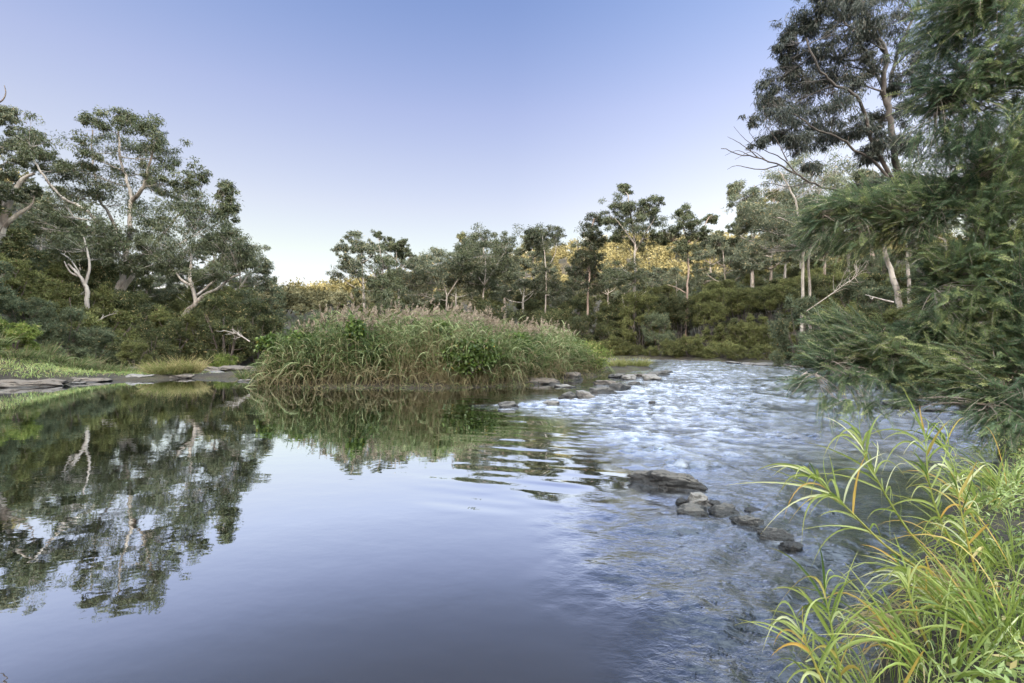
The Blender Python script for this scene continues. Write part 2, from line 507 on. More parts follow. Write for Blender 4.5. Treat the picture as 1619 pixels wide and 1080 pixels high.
# ---------------------------------------------------------------- stones
def rock_mat(name, dark, mid, pale, cover):
    m, nt, out = mat_new(name)
    L = nt.links.new
    tc = nd(nt, "ShaderNodeTexCoord")
    n1 = nd(nt, "ShaderNodeTexNoise", Scale=6.0, Detail=8.0, Roughness=0.7)
    n2 = nd(nt, "ShaderNodeTexNoise", Scale=28.0, Detail=6.0, Roughness=0.7)
    L(tc.outputs["Object"], n1.inputs["Vector"]); L(tc.outputs["Object"], n2.inputs["Vector"])
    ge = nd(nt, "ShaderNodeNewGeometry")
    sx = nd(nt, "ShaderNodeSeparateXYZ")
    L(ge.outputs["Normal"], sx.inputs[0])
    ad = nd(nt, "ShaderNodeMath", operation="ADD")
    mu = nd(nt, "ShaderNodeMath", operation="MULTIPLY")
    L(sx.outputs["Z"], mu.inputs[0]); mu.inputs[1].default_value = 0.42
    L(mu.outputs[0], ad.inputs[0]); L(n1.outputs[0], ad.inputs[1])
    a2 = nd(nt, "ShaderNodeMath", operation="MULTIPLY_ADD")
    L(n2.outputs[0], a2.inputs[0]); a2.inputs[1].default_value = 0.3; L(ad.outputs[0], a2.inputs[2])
    # a dark wet band just above the waterline
    sp = nd(nt, "ShaderNodeSeparateXYZ")
    L(ge.outputs["Position"], sp.inputs[0])
    wl = nd(nt, "ShaderNodeMath", operation="MULTIPLY_ADD")
    L(n1.outputs[0], wl.inputs[0]); wl.inputs[1].default_value = -0.16; L(sp.outputs["Z"], wl.inputs[2])
    wr = nd(nt, "ShaderNodeMapRange")
    L(wl.outputs[0], wr.inputs[0]); wr.inputs[1].default_value = -0.08; wr.inputs[2].default_value = -0.015; wr.inputs[3].default_value = -0.35; wr.inputs[4].default_value = 0.0
    a3 = nd(nt, "ShaderNodeMath", operation="ADD")
    L(a2.outputs[0], a3.inputs[0]); L(wr.outputs[0], a3.inputs[1])
    a2 = a3
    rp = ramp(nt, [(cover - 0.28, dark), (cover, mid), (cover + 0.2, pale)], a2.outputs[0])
    bp = nd(nt, "ShaderNodeBump", Strength=0.9, Distance=0.03)
    L(n2.outputs[0], bp.inputs["Height"])
    pr = nd(nt, "ShaderNodeBsdfPrincipled")
    rr = ramp(nt, [(cover - 0.3, (0.3, 0.3, 0.3)), (cover, (0.8, 0.8, 0.8))], a2.outputs[0])
    L(rr.outputs[0], pr.inputs["Roughness"])
    L(rp.outputs[0], pr.inputs["Base Color"]); L(bp.outputs[0], pr.inputs["Normal"]); L(pr.outputs[0], out.inputs[0])
    return m


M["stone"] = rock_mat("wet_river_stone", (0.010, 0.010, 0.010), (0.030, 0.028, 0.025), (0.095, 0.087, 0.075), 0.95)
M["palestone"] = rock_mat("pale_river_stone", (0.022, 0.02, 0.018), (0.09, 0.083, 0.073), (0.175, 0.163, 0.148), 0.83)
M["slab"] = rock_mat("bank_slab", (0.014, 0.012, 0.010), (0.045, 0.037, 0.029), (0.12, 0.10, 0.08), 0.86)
import bmesh


def rock(name, c, size, rz, mat, label, group=None, seed=0, tilt=(0, 0), sub=5, cat="rock"):
    bm = bmesh.new()
    bmesh.ops.create_icosphere(bm, subdivisions=sub, radius=1.0)
    v = np.array([q.co[:] for q in bm.verts])
    f = np.array([[q.index for q in k.verts] for k in bm.faces])
    bm.free()
    r = np.random.default_rng(seed)
    for _ in range(11):                                  # flat broken faces
        n = unit(r.normal(size=3) * np.array([1, 1, 0.8]))
        o = r.uniform(0.5, 0.85)
        e = np.maximum(v @ n - o, 0)
        v = v - e[:, None] * n * 0.94
    top = np.maximum(v[:, 2] - 0.62, 0)
    v[:, 2] -= top * r.uniform(.2, .8)
    off = r.uniform(0, 50, 3)
    nn = unit(v)
    v = v + nn * (0.17 * fbm(v * 2.2 + off, 5, seed) + 0.09 * np.abs(noise3(v * np.array([3, 3, 9]) + off, seed + 9)))[:, None]
    v = v * np.array(size)
    amp = 0.10 * float(np.mean(size[:2]))
    v[:, 2] += (amp * .5 * fbm(v[:, :3] / (amp * 3.5) + off, 4, seed + 20)) * sstep(-.5, .6, v[:, 2] / size[2])
    cx, sx_, cy, sy_ = math.cos(tilt[0]), math.sin(tilt[0]), math.cos(tilt[1]), math.sin(tilt[1])
    v = v @ np.array([[1, 0, 0], [0, cx, sx_], [0, -sx_, cx]]) @ np.array([[cy, 0, -sy_], [0, 1, 0], [sy_, 0, cy]])
    o = bpy.data.objects.new(name, raw_mesh(name, v, f, mat, False))
    COL.objects.link(o)
    o.location = [float(q) for q in c]
    o.rotation_euler = (0, 0, rz)
    return tag(o, label, cat, group)


# ---------------------------------------------------------------- trees
def tree_geo(limbs, clumps, r, nsub=16, nleaf=90, subr=0.32, L=0.2, W=0.05, droop=0.7, sides=8, twig=0.018, bark_dry=0.0, flat=0.75, fine=True):
    """limbs: (points, r0, r1); clumps: (centre, radii). returns wood and crown collectors"""
    wood, crown = Geo(), Geo()
    LP, LR = [], []
    for pts, r0, r1 in limbs:
        n = max(8, 4 * len(pts))
        q = spline(pts, n)
        ln = np.linalg.norm(q[-1] - q[0])
        q[1:-1] += r.normal(size=(n - 2, 3)) * ln * 0.003
        rad = r0 + (r1 - r0) * np.linspace(0, 1, n) ** 0.8
        tube(wood, q, rad, sides, rough=0.06, dry=bark_dry)
        LP.append(q); LR.append(rad)
    LP, LR = np.concatenate(LP), np.concatenate(LR)
    for k, cl in enumerate(clumps):
        c, rad = np.asarray(cl[0], float), np.asarray(cl[1], float)
        mul = cl[2] if len(cl) > 2 else 1.0
        dv = LP - c
        cost = np.linalg.norm(dv, axis=1) + 1.2 * np.maximum(dv[:, 2] + 0.25 * rad[2], 0)
        a = int(np.argmin(cost))
        p0 = LP[a]
        dist = np.linalg.norm(c - p0)
        mid = (p0 + c) / 2 + np.array([0, 0, -0.08 * dist]) + r.normal(size=3) * 0.08 * dist
        t = np.linspace(0, 1, 7)[:, None]
        bz = p0 * (1 - t) ** 2 + 2 * mid * t * (1 - t) + c * t ** 2
        rb = min(LR[a] * 0.6, 0.015 + 0.018 * dist + 0.006 * rad[0])
        tube(wood, bz, np.linspace(max(rb, twig), twig, 7), 5)
        ns = max(3, int(nsub * mul))
        dirs = unit(r.normal(size=(ns, 3)))
        rr = r.uniform(0.15, 1.0, ns) ** 0.7 * r.choice([1.0, 1.0, 1.25, 1.45], ns)
        sc_ = c + dirs * rr[:, None] * rad
        sc_[:, 2] += 0.1 * rad[2]
        for q in sc_:
            s0 = bz[r.integers(2, 7)]
            mm = (s0 + q) / 2 + r.normal(size=3) * 0.1 * np.linalg.norm(q - s0)
            if fine:
                t4 = np.linspace(0, 1, 4)[:, None]
                tube(wood, s0 * (1 - t4) ** 2 + 2 * mm * t4 * (1 - t4) + q * t4 ** 2, np.linspace(twig, twig * 0.4, 4), 3)
        cnt = np.maximum(6, nleaf * r.uniform(0.35, 1.65, ns) * np.where(rr > 1, 0.6, 1)).astype(int)
        idx = np.repeat(np.arange(ns), cnt)
        nl = len(idx)
        sr = subr * float(np.mean(rad)) * r.uniform(0.55, 1.3, ns)
        g_ = r.normal(size=(nl, 3))
        pos = sc_[idx] + unit(g_) * (r.uniform(0, 1, nl) ** 0.5)[:, None] * sr[idx][:, None] * np.array([1.15, 1.15, flat])
        d = r.normal(size=(nl, 3)) + 0.5 * unit(g_) + np.array([0, 0, -droop * 1.6])
        tone = r.uniform(-0.22, 0.22, ns) + r.uniform(-0.12, 0.12)
        tint = np.clip(0.45 + tone[idx] + r.normal(size=nl) * 0.18, 0, 1)
        dry = (r.uniform(0, 1, nl) < 0.06) * r.uniform(0.3, 1, nl)
        leaves(crown, pos, d, r.normal(size=(nl, 3)), L * r.uniform(0.65, 1.3, nl), W * r.uniform(0.7, 1.3, nl), tint, dry)
    return wood, crown


def make_tree(name, base, limbs, clumps, leafmat, barkmat, label, cat="tree", group=None, **kw):
    seed = kw.pop("seed", 1)
    r = np.random.default_rng(seed)
    base = np.asarray(base, float)
    wood, crown = tree_geo(limbs, clumps, r, **kw)
    t = thing(name, base, label, cat, group)
    wood.build("trunk", M[barkmat], t, base, True)
    if crown.n:
        crown.build("crown", M[leafmat], t, base)
    return t


def traced_tree(name, Y, base_px, limbs_px, clumps_px, leafmat, barkmat, label, depth=1.0, seed=1, grow=1.0, **kw):
    """a tree measured on the photograph (pixels at its own distance Y); limbs and clumps get their own depth"""
    r = np.random.default_rng(seed + 100)
    s = Y / F
    bx = (base_px[0] - CX) * s
    base = np.array([bx, Y, lz(bx, Y) - 0.1])
    limbs = []
    for pts, w0, w1 in limbs_px:
        q = [np.array(P(a[0], a[1], Y + (a[2] if len(a) > 2 else 0))) for a in pts]
        limbs.append((q, w0 * s / 2, w1 * s / 2))
    first = limbs[0][0]
    if first[0][2] > base[2]:
        limbs[0] = ([base] + list(first), limbs[0][1], limbs[0][2])
    cl = []
    for c in clumps_px:
        px, py, rx, ry = c[0], c[1], c[2] * grow, c[3] * grow
        off = c[4] if len(c) > 4 else r.uniform(-1, 1) * depth * 1.6 * rx * s
        k = (Y + off) / Y
        # a clump moved back is moved along the ground's depth and kept at its measured place in the tree
        p = P(px, py, Y)
        p[1] += off
        p[0] *= k; p[2] = H + (p[2] - H) * k
        cl.append((p, np.array([rx * s, max(rx, ry) * s * 0.9, ry * s * 1.2]), c[5] if len(c) > 5 else 1.0))
    return make_tree(name, base, limbs, cl, leafmat, barkmat, label, seed=seed, **kw)


# ---- big gums on the left bank
def zl(pts):     # the close view of the left bank, back to photo pixels
    return [(a[0] * 0.472, a[1] * 0.472 + 130) + tuple(a[2:]) for a in pts]


def zc(cl):
    return [(a[0] * 0.472, a[1] * 0.472 + 130, a[2] * 0.472, a[3] * 0.472) + tuple(a[4:]) for a in cl]


traced_tree("gum_tree", 40, (191, 520),
    [(zl([(395, 720), (410, 650), (425, 580), (435, 480), (440, 400), (430, 345), (405, 260), (395, 150)]), 12, 2.5),
     (zl([(405, 700), (450, 640), (500, 565, 1), (560, 490, 1), (600, 445, 1.5), (680, 380, 2)]), 8, 2),
     (zl([(440, 400), (480, 350, -1), (500, 280, -1.5), (520, 200, -2)]), 7, 2),
     (zl([(430, 560), (360, 500, -1), (290, 430, -2), (200, 380, -2), (130, 290, -2), (90, 230, -2)]), 7, 2),
     (zl([(425, 600), (380, 470, 2), (330, 380, 2), (310, 250, 2), (310, 160, 2)]), 6, 2),
     (zl([(420, 640), (470, 580, -2), (560, 560, -3), (640, 520, -3)]), 5, 2)],
    zc([(395, 120, 55, 40), (310, 135, 50, 38), (500, 175, 75, 50), (420, 215, 90, 50), (560, 250, 60, 45), (300, 245, 55, 45), (110, 215, 85, 55),
        (60, 200, 45, 35), (170, 270, 60, 40), (220, 300, 70, 40), (340, 320, 90, 55), (470, 310, 85, 50), (650, 320, 42, 36), (610, 380, 75, 45), (545, 340, 60, 40),
        (760, 375, 34, 36), (765, 440, 34, 45), (690, 425, 80, 50), (400, 410, 110, 60), (280, 390, 90, 55), (200, 450, 70, 40), (330, 490, 95, 50),
        (110, 480, 40, 25), (520, 470, 75, 50), (620, 480, 85, 50), (440, 500, 80, 45), (240, 540, 80, 45), (560, 560, 80, 45), (380, 570, 60, 40), (470, 610, 60, 35)]),
    "gum", "white_bark", "largest spreading gum tree with forked pale trunk on the left bank", seed=3, nsub=20, nleaf=120, L=0.24, W=0.065)
traced_tree("gum_tree", 30, (-30, 520),
    [(zl([(-60, 700), (-30, 600), (0, 520), (20, 440), (45, 370), (70, 330), (115, 305)]), 17, 4),
     (zl([(5, 490), (50, 450), (95, 420), (110, 405)]), 8, 3),
     (zl([(20, 440), (0, 370), (-30, 330)]), 5, 2)],
    zc([(30, 300, 45, 25), (70, 330, 40, 22), (10, 345, 40, 22), (110, 360, 26, 16), (-30, 400, 30, 20), (60, 390, 26, 14)]),
    "gum", "white_bark", "white trunked gum leaning in at the left edge of the photo", seed=5, nsub=11, nleaf=70, L=0.22, W=0.06)
traced_tree("gum_tree", 34, (284, 540),
    [(zl([(605, 825), (625, 770), (655, 738), (645, 690), (636, 655), (640, 610)]), 10, 4),
     (zl([(655, 738), (690, 710), (730, 690), (775, 655), (800, 645)]), 7, 2),
     (zl([(640, 680), (612, 665), (590, 640), (570, 620)]), 5, 2),
     (zl([(650, 720), (690, 690, 1), (740, 640, 1), (760, 590, 1)]), 5, 2)],
    zc([(640, 560, 90, 48), (560, 595, 75, 42), (740, 590, 90, 50), (800, 545, 60, 36), (700, 520, 80, 42), (760, 520, 50, 35), (830, 600, 45, 40), (600, 640, 70, 35), (720, 640, 70, 32),
        (500, 560, 60, 35)]),
    "gum", "white_bark", "gum tree with crooked bright white forked trunk, behind the yellow grass tussock", seed=7, nsub=18, nleaf=110, L=0.2, W=0.055)
traced_tree("gum_tree", 33, (140, 520),
    [(zl([(292, 715), (285, 680), (272, 655), (250, 630), (228, 610)]), 8, 3),
     (zl([(285, 680), (300, 620), (290, 560), (280, 520)]), 5, 2),
     (zl([(265, 650), (240, 640), (225, 620), (215, 600)]), 4, 1.5),
     (zl([(275, 665), (240, 600, 1), (180, 560, 1), (90, 545, 1), (40, 540, 1)]), 3, 1)],
    zc([(280, 560, 70, 35), (230, 560, 60, 30), (330, 590, 55, 30), (170, 530, 60, 28, 0, 0.7)]),
    "gum", "dead_bark", "small gum tree with twisted bone white limbs in the left scrub", seed=9, nsub=12, nleaf=70, L=0.18, W=0.05)
traced_tree("gum_tree", 52, (378, 520),
    [(zl([(800, 790), (800, 720), (806, 665), (800, 620)]), 5, 2), (zl([(804, 690), (830, 650), (870, 620)]), 3, 1)],
    zc([(800, 620, 70, 40), (850, 600, 45, 35), (870, 640, 38, 36), (770, 660, 55, 35), (850, 680, 50, 30), (885, 615, 22, 22), (905, 690, 26, 22), (890, 665, 25, 30)]),
    "gumgrey", "white_bark", "slim gum at the right end of the left grove beside open sky", seed=11, nsub=16, nleaf=90, L=0.26, W=0.075)
traced_tree("wattle_tree", 40, (410, 535),
    [(zl([(868, 850), (870, 800), (870, 740)]), 5, 2)],
    zc([(870, 730, 70, 45), (840, 770, 60, 45), (910, 770, 55, 45), (870, 800, 80, 35), (930, 800, 40, 28)]),
    "blue", "dark_bark", "rounded dark blue green wattle at the right foot of the left grove", seed=13, nsub=16, nleaf=110, L=0.2, W=0.05)

# ---- the gums across the middle and right distance
traced_tree("gum_tree", 55, (605, 520), [([(602, 520), (603, 470), (606, 430), (604, 408)], 3.12, 0.80), ([(604, 450), (590, 430), (585, 420)], 1.56, 0.80)],
    [(612, 425, 20, 14), (590, 440, 16, 12), (618, 450, 18, 14), (585, 462, 18, 14), (612, 475, 22, 14), (600, 455, 14, 14)],
    "gum", "dark_bark", "thin dark trunked tree with a bare twig top, leftmost in the middle grove", seed=15, nsub=20, nleaf=95, grow=1.22, L=0.26, W=0.075)
traced_tree("gum_tree", 58, (690, 520), [([(700, 520), (706, 470), (698, 440), (692, 415)], 3.90, 1.60), ([(706, 470), (722, 445), (735, 425)], 2.34, 0.80)],
    [(690, 408, 22, 12), (670, 425, 24, 14), (705, 420, 24, 14), (655, 442, 20, 16), (688, 445, 28, 16), (660, 465, 26, 16), (720, 440, 18, 14), (640, 450, 16, 16)],
    "gumgrey", "white_bark", "broad pale green gum above the left part of the reeds", seed=17, nsub=22, nleaf=115, grow=1.22, L=0.28, W=0.08)
traced_tree("gum_tree", 60, (770, 520), [([(764, 520), (764, 470), (768, 430), (765, 390)], 4.68, 1.60), ([(766, 450), (785, 420), (800, 395)], 2.34, 0.80), ([(765, 450), (745, 420), (738, 395)], 2.34, 0.80)],
    [(765, 380, 26, 12), (740, 390, 18, 12), (795, 385, 20, 12), (760, 405, 34, 16), (795, 408, 20, 14), (735, 418, 20, 14), (760, 430, 34, 16), (800, 430, 16, 12), (735, 445, 22, 14), (770, 452, 26, 14)],
    "gum", "white_bark", "domed gum with dense crown left of the umbrella shaped gum", seed=19, nsub=24, nleaf=125, grow=1.22, L=0.28, W=0.08)
traced_tree("gum_tree", 58, (862, 520), [([(862, 520), (863, 460), (862, 410), (858, 380)], 3.12, 1.60), ([(862, 430), (876, 405), (880, 385)], 2.34, 0.80)],
    [(856, 366, 24, 10), (838, 378, 14, 9), (876, 374, 14, 11), (858, 385, 28, 12), (868, 440, 22, 16), (850, 455, 18, 13), (880, 462, 18, 14)],
    "gum", "white_bark", "umbrella shaped gum with flat topped crown and thin pale trunk", seed=21, nsub=22, nleaf=115, grow=1.22, L=0.26, W=0.075)
traced_tree("gum_tree", 54, (929, 530), [([(929, 530), (930, 470), (932, 420), (934, 370), (940, 345)], 4.68, 1.60), ([(931, 430), (915, 400), (912, 380)], 2.34, 0.80)],
    [(938, 350, 13, 12), (930, 372, 14, 12), (945, 378, 12, 12), (932, 398, 18, 14), (920, 412, 14, 12), (942, 415, 14, 14), (930, 438, 20, 14), (915, 445, 14, 12), (945, 448, 12, 14), (910, 430, 12, 10)],
    "gum", "pink_bark", "narrow columnar gum with pinkish trunk just left of the tallest gum", seed=23, nsub=20, nleaf=115, grow=1.22, L=0.24, W=0.07)
traced_tree("gum_tree", 50, (1003, 540), [([(1000, 545), (1003, 480), (1004, 420), (1002, 370), (996, 330), (990, 305)], 7.02, 1.60), ([(1003, 400), (1020, 370), (1035, 345)], 3.12, 1.20),
    ([(1003, 385), (985, 360), (972, 345)], 3.12, 1.20), ([(1003, 480), (1016, 466), (1022, 460)], 2.34, 0.80), ([(998, 545), (988, 490), (984, 470)], 3.12, 1.60)],
    [(986, 302, 10, 9), (980, 322, 17, 10), (998, 335, 20, 12), (1022, 330, 14, 10), (1036, 328, 12, 12), (1030, 350, 18, 11), (965, 345, 14, 10), (985, 355, 20, 12), (1010, 360, 20, 10),
     (1040, 375, 8, 7), (975, 375, 12, 8), (1012, 385, 16, 8), (984, 425, 24, 14), (970, 440, 18, 12), (1000, 445, 16, 12)],
    "gum", "white_bark", "tallest gum of the middle distance with straight white trunk", seed=25, nsub=21, nleaf=120, grow=1.22, L=0.22, W=0.062)
traced_tree("gum_tree", 50, (1085, 530), [([(1085, 530), (1086, 470), (1088, 420), (1085, 385), (1080, 350)], 4.68, 1.60), ([(1087, 400), (1105, 375), (1118, 348), (1126, 340)], 2.34, 0.80),
    ([(1087, 465), (1070, 455), (1055, 450)], 1.95, 0.80)],
    [(1083, 335, 10, 7), (1078, 352, 16, 9), (1095, 360, 14, 9), (1062, 372, 12, 9), (1090, 380, 18, 10), (1110, 370, 10, 7), (1122, 346, 9, 5), (1050, 378, 10, 8), (1075, 395, 14, 9)],
    "gum", "pink_bark", "sparse gum with pinkish trunk, right of the tallest gum", seed=27, nsub=20, nleaf=110, grow=1.22, L=0.22, W=0.062)
traced_tree("gum_tree", 38, (1272, 540), [([(1268, 545), (1268, 470), (1270, 400), (1265, 350), (1250, 300), (1230, 270)], 7.02, 1.60), ([(1280, 545, 0.6), (1279, 470, 0.6), (1280, 400, .6), (1290, 330, .6), (1300, 280, .6)], 5.46, 1.60),
    ([(1266, 360), (1235, 345), (1200, 340), (1175, 320)], 3.12, 0.80)],
    [(1178, 315, 20, 14), (1200, 335, 26, 16), (1230, 300, 36, 24), (1260, 270, 36, 22), (1215, 365, 30, 18), (1250, 340, 34, 22), (1290, 300, 36, 26), (1180, 350, 14, 14), (1240, 385, 34, 18), (1280, 370, 34, 22),
     (1310, 340, 30, 25), (1160, 300, 10, 9), (1320, 270, 30, 25), (1200, 390, 20, 12)],
    "gumgrey", "white_bark", "twin trunked grey leaved gum behind the wattle's left bough", seed=29, nsub=24, nleaf=135, grow=1.22, L=0.2, W=0.05)
traced_tree("gum_tree", 30, (1420, 520), [([(1428, 520), (1418, 460), (1405, 420), (1395, 380), (1390, 330)], 11.70, 4.80), ([(1440, 520), (1436, 450), (1434, 400), (1430, 330)], 7.02, 3.20)],
    [(1385, 330, 40, 25), (1430, 310, 40, 25), (1410, 280, 40, 20)],
    "gumgrey", "white_bark", "leaning white double trunk seen through the gap in the wattle", seed=30, nsub=18, nleaf=115, grow=1.22, L=0.18, W=0.045)

# ---- dark gum at the upper right
traced_tree("gum_tree", 17, (1428, 560),
    [([(1475, 560), (1455, 430), (1420, 280), (1408, 200), (1404, 165), (1395, 140), (1402, 90), (1385, 50), (1365, 10), (1350, -40)], 12.5, 5),
     ([(1421, 300), (1400, 265, -.2), (1378, 220, -.5), (1365, 175, -.8), (1345, 145, -1), (1315, 130, -1.2), (1290, 100, -1.4), (1275, 60, -1.5)], 7, 2.5),
     ([(1404, 165), (1412, 110, 1), (1430, 60, 1.2), (1450, 10, 1.5), (1460, -40, 1.5)], 7, 3),
     ([(1398, 140), (1380, 110, 1), (1360, 95, 1.5), (1330, 95, 2), (1310, 70, 2)], 6, 2),
     ([(1421, 310), (1390, 262, -.3), (1350, 235, -.5), (1320, 215, -.7), (1290, 205, -1), (1255, 180, -1)], 5, 2),
     ([(1420, 330), (1370, 310), (1300, 295, -.5), (1260, 275, -.8), (1215, 255, -1), (1170, 243, -1), (1140, 235, -1)], 5, 1),
     ([(1404, 90), (1380, 60), (1340, 40), (1320, 10)], 5, 2),
     ([(1260, 275, -.8), (1235, 250, -.8), (1205, 235, -.9), (1185, 210, -1)], 2.4, .6), ([(1230, 262, -.9), (1200, 268, -.9), (1165, 262, -1), (1150, 268, -1)], 2.2, .5),
     ([(1200, 250, -1), (1172, 228, -1), (1150, 216, -1)], 1.8, .5), ([(1215, 257, -1), (1190, 240, -1.1), (1162, 252, -1.1)], 1.6, .5), ([(1245, 255, -.9), (1228, 222, -.9), (1212, 200, -.9)], 1.8, .5),
     ([(1280, 288, -.5), (1250, 295, -.6), (1215, 290, -.7), (1190, 296, -.8)], 2, .5), ([(1185, 246, -1), (1166, 238, -1.1), (1146, 246, -1.1)], 1.2, .4), ([(1205, 236, -.9), (1180, 222, -.9), (1160, 200, -1)], 1.3, .4)],
    [(1258, 50, 24, 26), (1240, 72, 16, 16), (1282, 40, 16, 20), (1305, 20, 22, 22), (1330, 55, 26, 24), (1290, 90, 26, 22), (1250, 100, 18, 18), (1320, 100, 28, 24), (1265, 130, 30, 22), (1225, 130, 24, 14),
     (1215, 160, 20, 16), (1255, 165, 30, 22), (1300, 140, 32, 24), (1230, 190, 26, 20), (1275, 195, 30, 22), (1320, 175, 30, 22), (1310, 220, 30, 16), (1265, 225, 26, 14), (1350, 130, 26, 22), (1350, 200, 22, 20),
     (1370, 60, 28, 24), (1380, 20, 30, 24), (1420, 30, 28, 26), (1340, 5, 26, 20), (1440, 80, 24, 26), (1375, 100, 22, 20), (1390, 190, 16, 18), (1420, 130, 24, 22), (1440, 170, 20, 24), (1230, 215, 16, 9),
     (1290, 260, 20, 9, -0.8, 0.4), (1190, 190, 12, 8, -1, 0.4), (1200, 225, 14, 8, -1, 0.3), (1395, 225, 20, 16), (1375, 245, 18, 12), (1400, 300, 30, 20), (1345, -20, 30, 20), (1290, -15, 22, 16), (1410, -25, 30, 20), (1430, 230, 18, 18), (1455, 120, 20, 20)],
    "gumdark", "brown_bark", "tall dark gum with spreading limbs against the sky at upper right", seed=31, nsub=26, nleaf=70, L=0.17, W=0.025, droop=1.1, twig=0.008, subr=0.40)

# ---- trees standing further back (built once each, then copied)
def generic_gum(seed, h, w, leafmat, barkmat, name="gum_tree"):
    r = np.random.default_rng(seed)
    lean = r.uniform(-0.08, 0.08, 2) * h
    top = np.array([lean[0], lean[1], h * 0.9])
    trunk = [np.zeros(3), np.array([lean[0] * .3, lean[1] * .2, h * .35]) + r.normal(size=3) * .15, np.array([lean[0] * .6, lean[1] * .6, h * .62]), top]
    limbs = [(trunk, 0.022 * h, 0.05)]
    cl = []
    for k in range(r.integers(6, 9)):
        z = h * r.uniform(0.36, 0.75)
        a = k * 2.4 + r.uniform(-.5, .5)
        p0 = np.array([lean[0] * z / h, lean[1] * z / h, z])
        ln = w * r.uniform(0.28, 0.52) * (1.15 - 0.5 * z / h)
        e = p0 + np.array([math.cos(a) * ln, math.sin(a) * ln, h * r.uniform(0.10, 0.22)])
        limbs.append(([p0, (p0 + e) / 2 + np.array([0, 0, -.03 * h]), e], 0.008 * h, 0.04))
        rad = w * r.uniform(0.13, 0.2)
        cl.append((e, (rad, rad, rad * .85)))
        cl.append((e + r.normal(size=3) * rad * .8, (rad * .8, rad * .8, rad * .5)))
    for k in range(5):
        rad = w * r.uniform(0.12, 0.18)
        cl.append((top + r.normal(size=3) * np.array([w * .13, w * .13, h * .06]), (rad, rad, rad * .7)))
    return make_tree(name, (0, 0, 0), limbs, cl, leafmat, barkmat, "", seed=seed, nsub=15, nleaf=85, L=0.34, W=0.10, sides=6)


class Kind:
    def __init__(self, root):
        self.root, self.used = root, False

    def place(self, x, y, rot, sc, label, group, z=None):
        loc = (x, y, (lz(x, y) if z is None else z) - 0.08)
        sc = (sc, sc, sc) if np.isscalar(sc) else sc
        if not self.used:
            self.used = True
            o = self.root
            o.location = loc; o.rotation_euler = (0, 0, rot); o.scale = sc
            o["label"] = label; o["group"] = group
            return o
        return dup(self.root, loc, rot, sc, label, group)


rp = np.random.default_rng(77)
gums = [Kind(generic_gum(101, 14, 9, "gumgrey", "white_bark")), Kind(generic_gum(102, 16, 8, "gum", "grey_bark")), Kind(generic_gum(103, 13, 10, "gumgrey", "grey_bark"))]
back = [(575, 70), (630, 78), (660, 90), (720, 80), (745, 95), (800, 85), (825, 72), (845, 95), (885, 80), (905, 92), (960, 76), (985, 90), (1030, 72), (1050, 92), (1070, 80), (1110, 70), (1125, 86),
        (1150, 66), (1165, 92), (1190, 76), (1215, 62), (1240, 84), (1265, 70), (1300, 62), (1340, 75), (1380, 60), (1440, 66), (1500, 55)]
for i, (px, Y) in enumerate(back):
    k = i % 3
    x = (px - CX) / F * Y
    gums[k].place(x, Y, rp.uniform(0, 6.28), rp.uniform(0.8, 1.1) * (0.92 if px < 880 else 0.62 if px < 1120 else 0.95),
                  ["grey green gum of the back row on the far slope", "dark green gum of the back row on the far slope", "pale wide gum of the back row on the far slope"][k], "gums of the back row on the far slope")
for i, (px, Y) in enumerate([(60, 62), (130, 58), (235, 60), (300, 66), (345, 58), (-20, 48)]):
    k = i % 3
    x = (px - CX) / F * Y
    gums[k].place(x, Y, rp.uniform(0, 6.28), rp.uniform(0.6, 0.8), "gum tree half hidden behind the left grove", "gums behind the left grove")


# ---- shrubs
def shrub(seed, h, w, leafmat, name="shrub", cat="shrub", L=0.14, W=0.035, droop=-0.2, nsub=11, nleaf=75, low=0.0, n=22, bark="dark_bark", flat=0.8):
    r = np.random.default_rng(seed)
    limbs, cl = [], []
    for k in range(7):
        a = k * 0.9 + r.uniform(-.3, .3)
        e = np.array([math.cos(a) * w * .30, math.sin(a) * w * .30, h * r.uniform(.55, .75)])
        limbs.append(([np.array([math.cos(a) * .12, math.sin(a) * .12, -0.1]), e * np.array([.45, .45, .5]) + r.normal(size=3) * .08, e], 0.012 * h + .01, 0.015))
    for k in range(n):
        u = r.uniform(0, 1)
        a = k * 2.4 + r.uniform(-.4, .4)
        z = h * (low + (1 - low) * (0.10 + 0.78 * u))
        rr = w * 0.5 * math.sqrt(max(0.05, 1 - ((z / h - 0.35) / 0.68) ** 2)) * r.uniform(0.45, 0.92)
        rad = w * r.uniform(0.11, 0.18)
        cl.append((np.array([math.cos(a) * rr, math.sin(a) * rr, z]), (rad, rad, rad * .75)))
    return make_tree(name, (0, 0, 0), limbs, cl, leafmat, bark, "", cat, seed=seed, nsub=nsub, nleaf=nleaf, L=L, W=W, droop=droop, sides=5, twig=0.008, flat=flat, subr=0.42, fine=False)


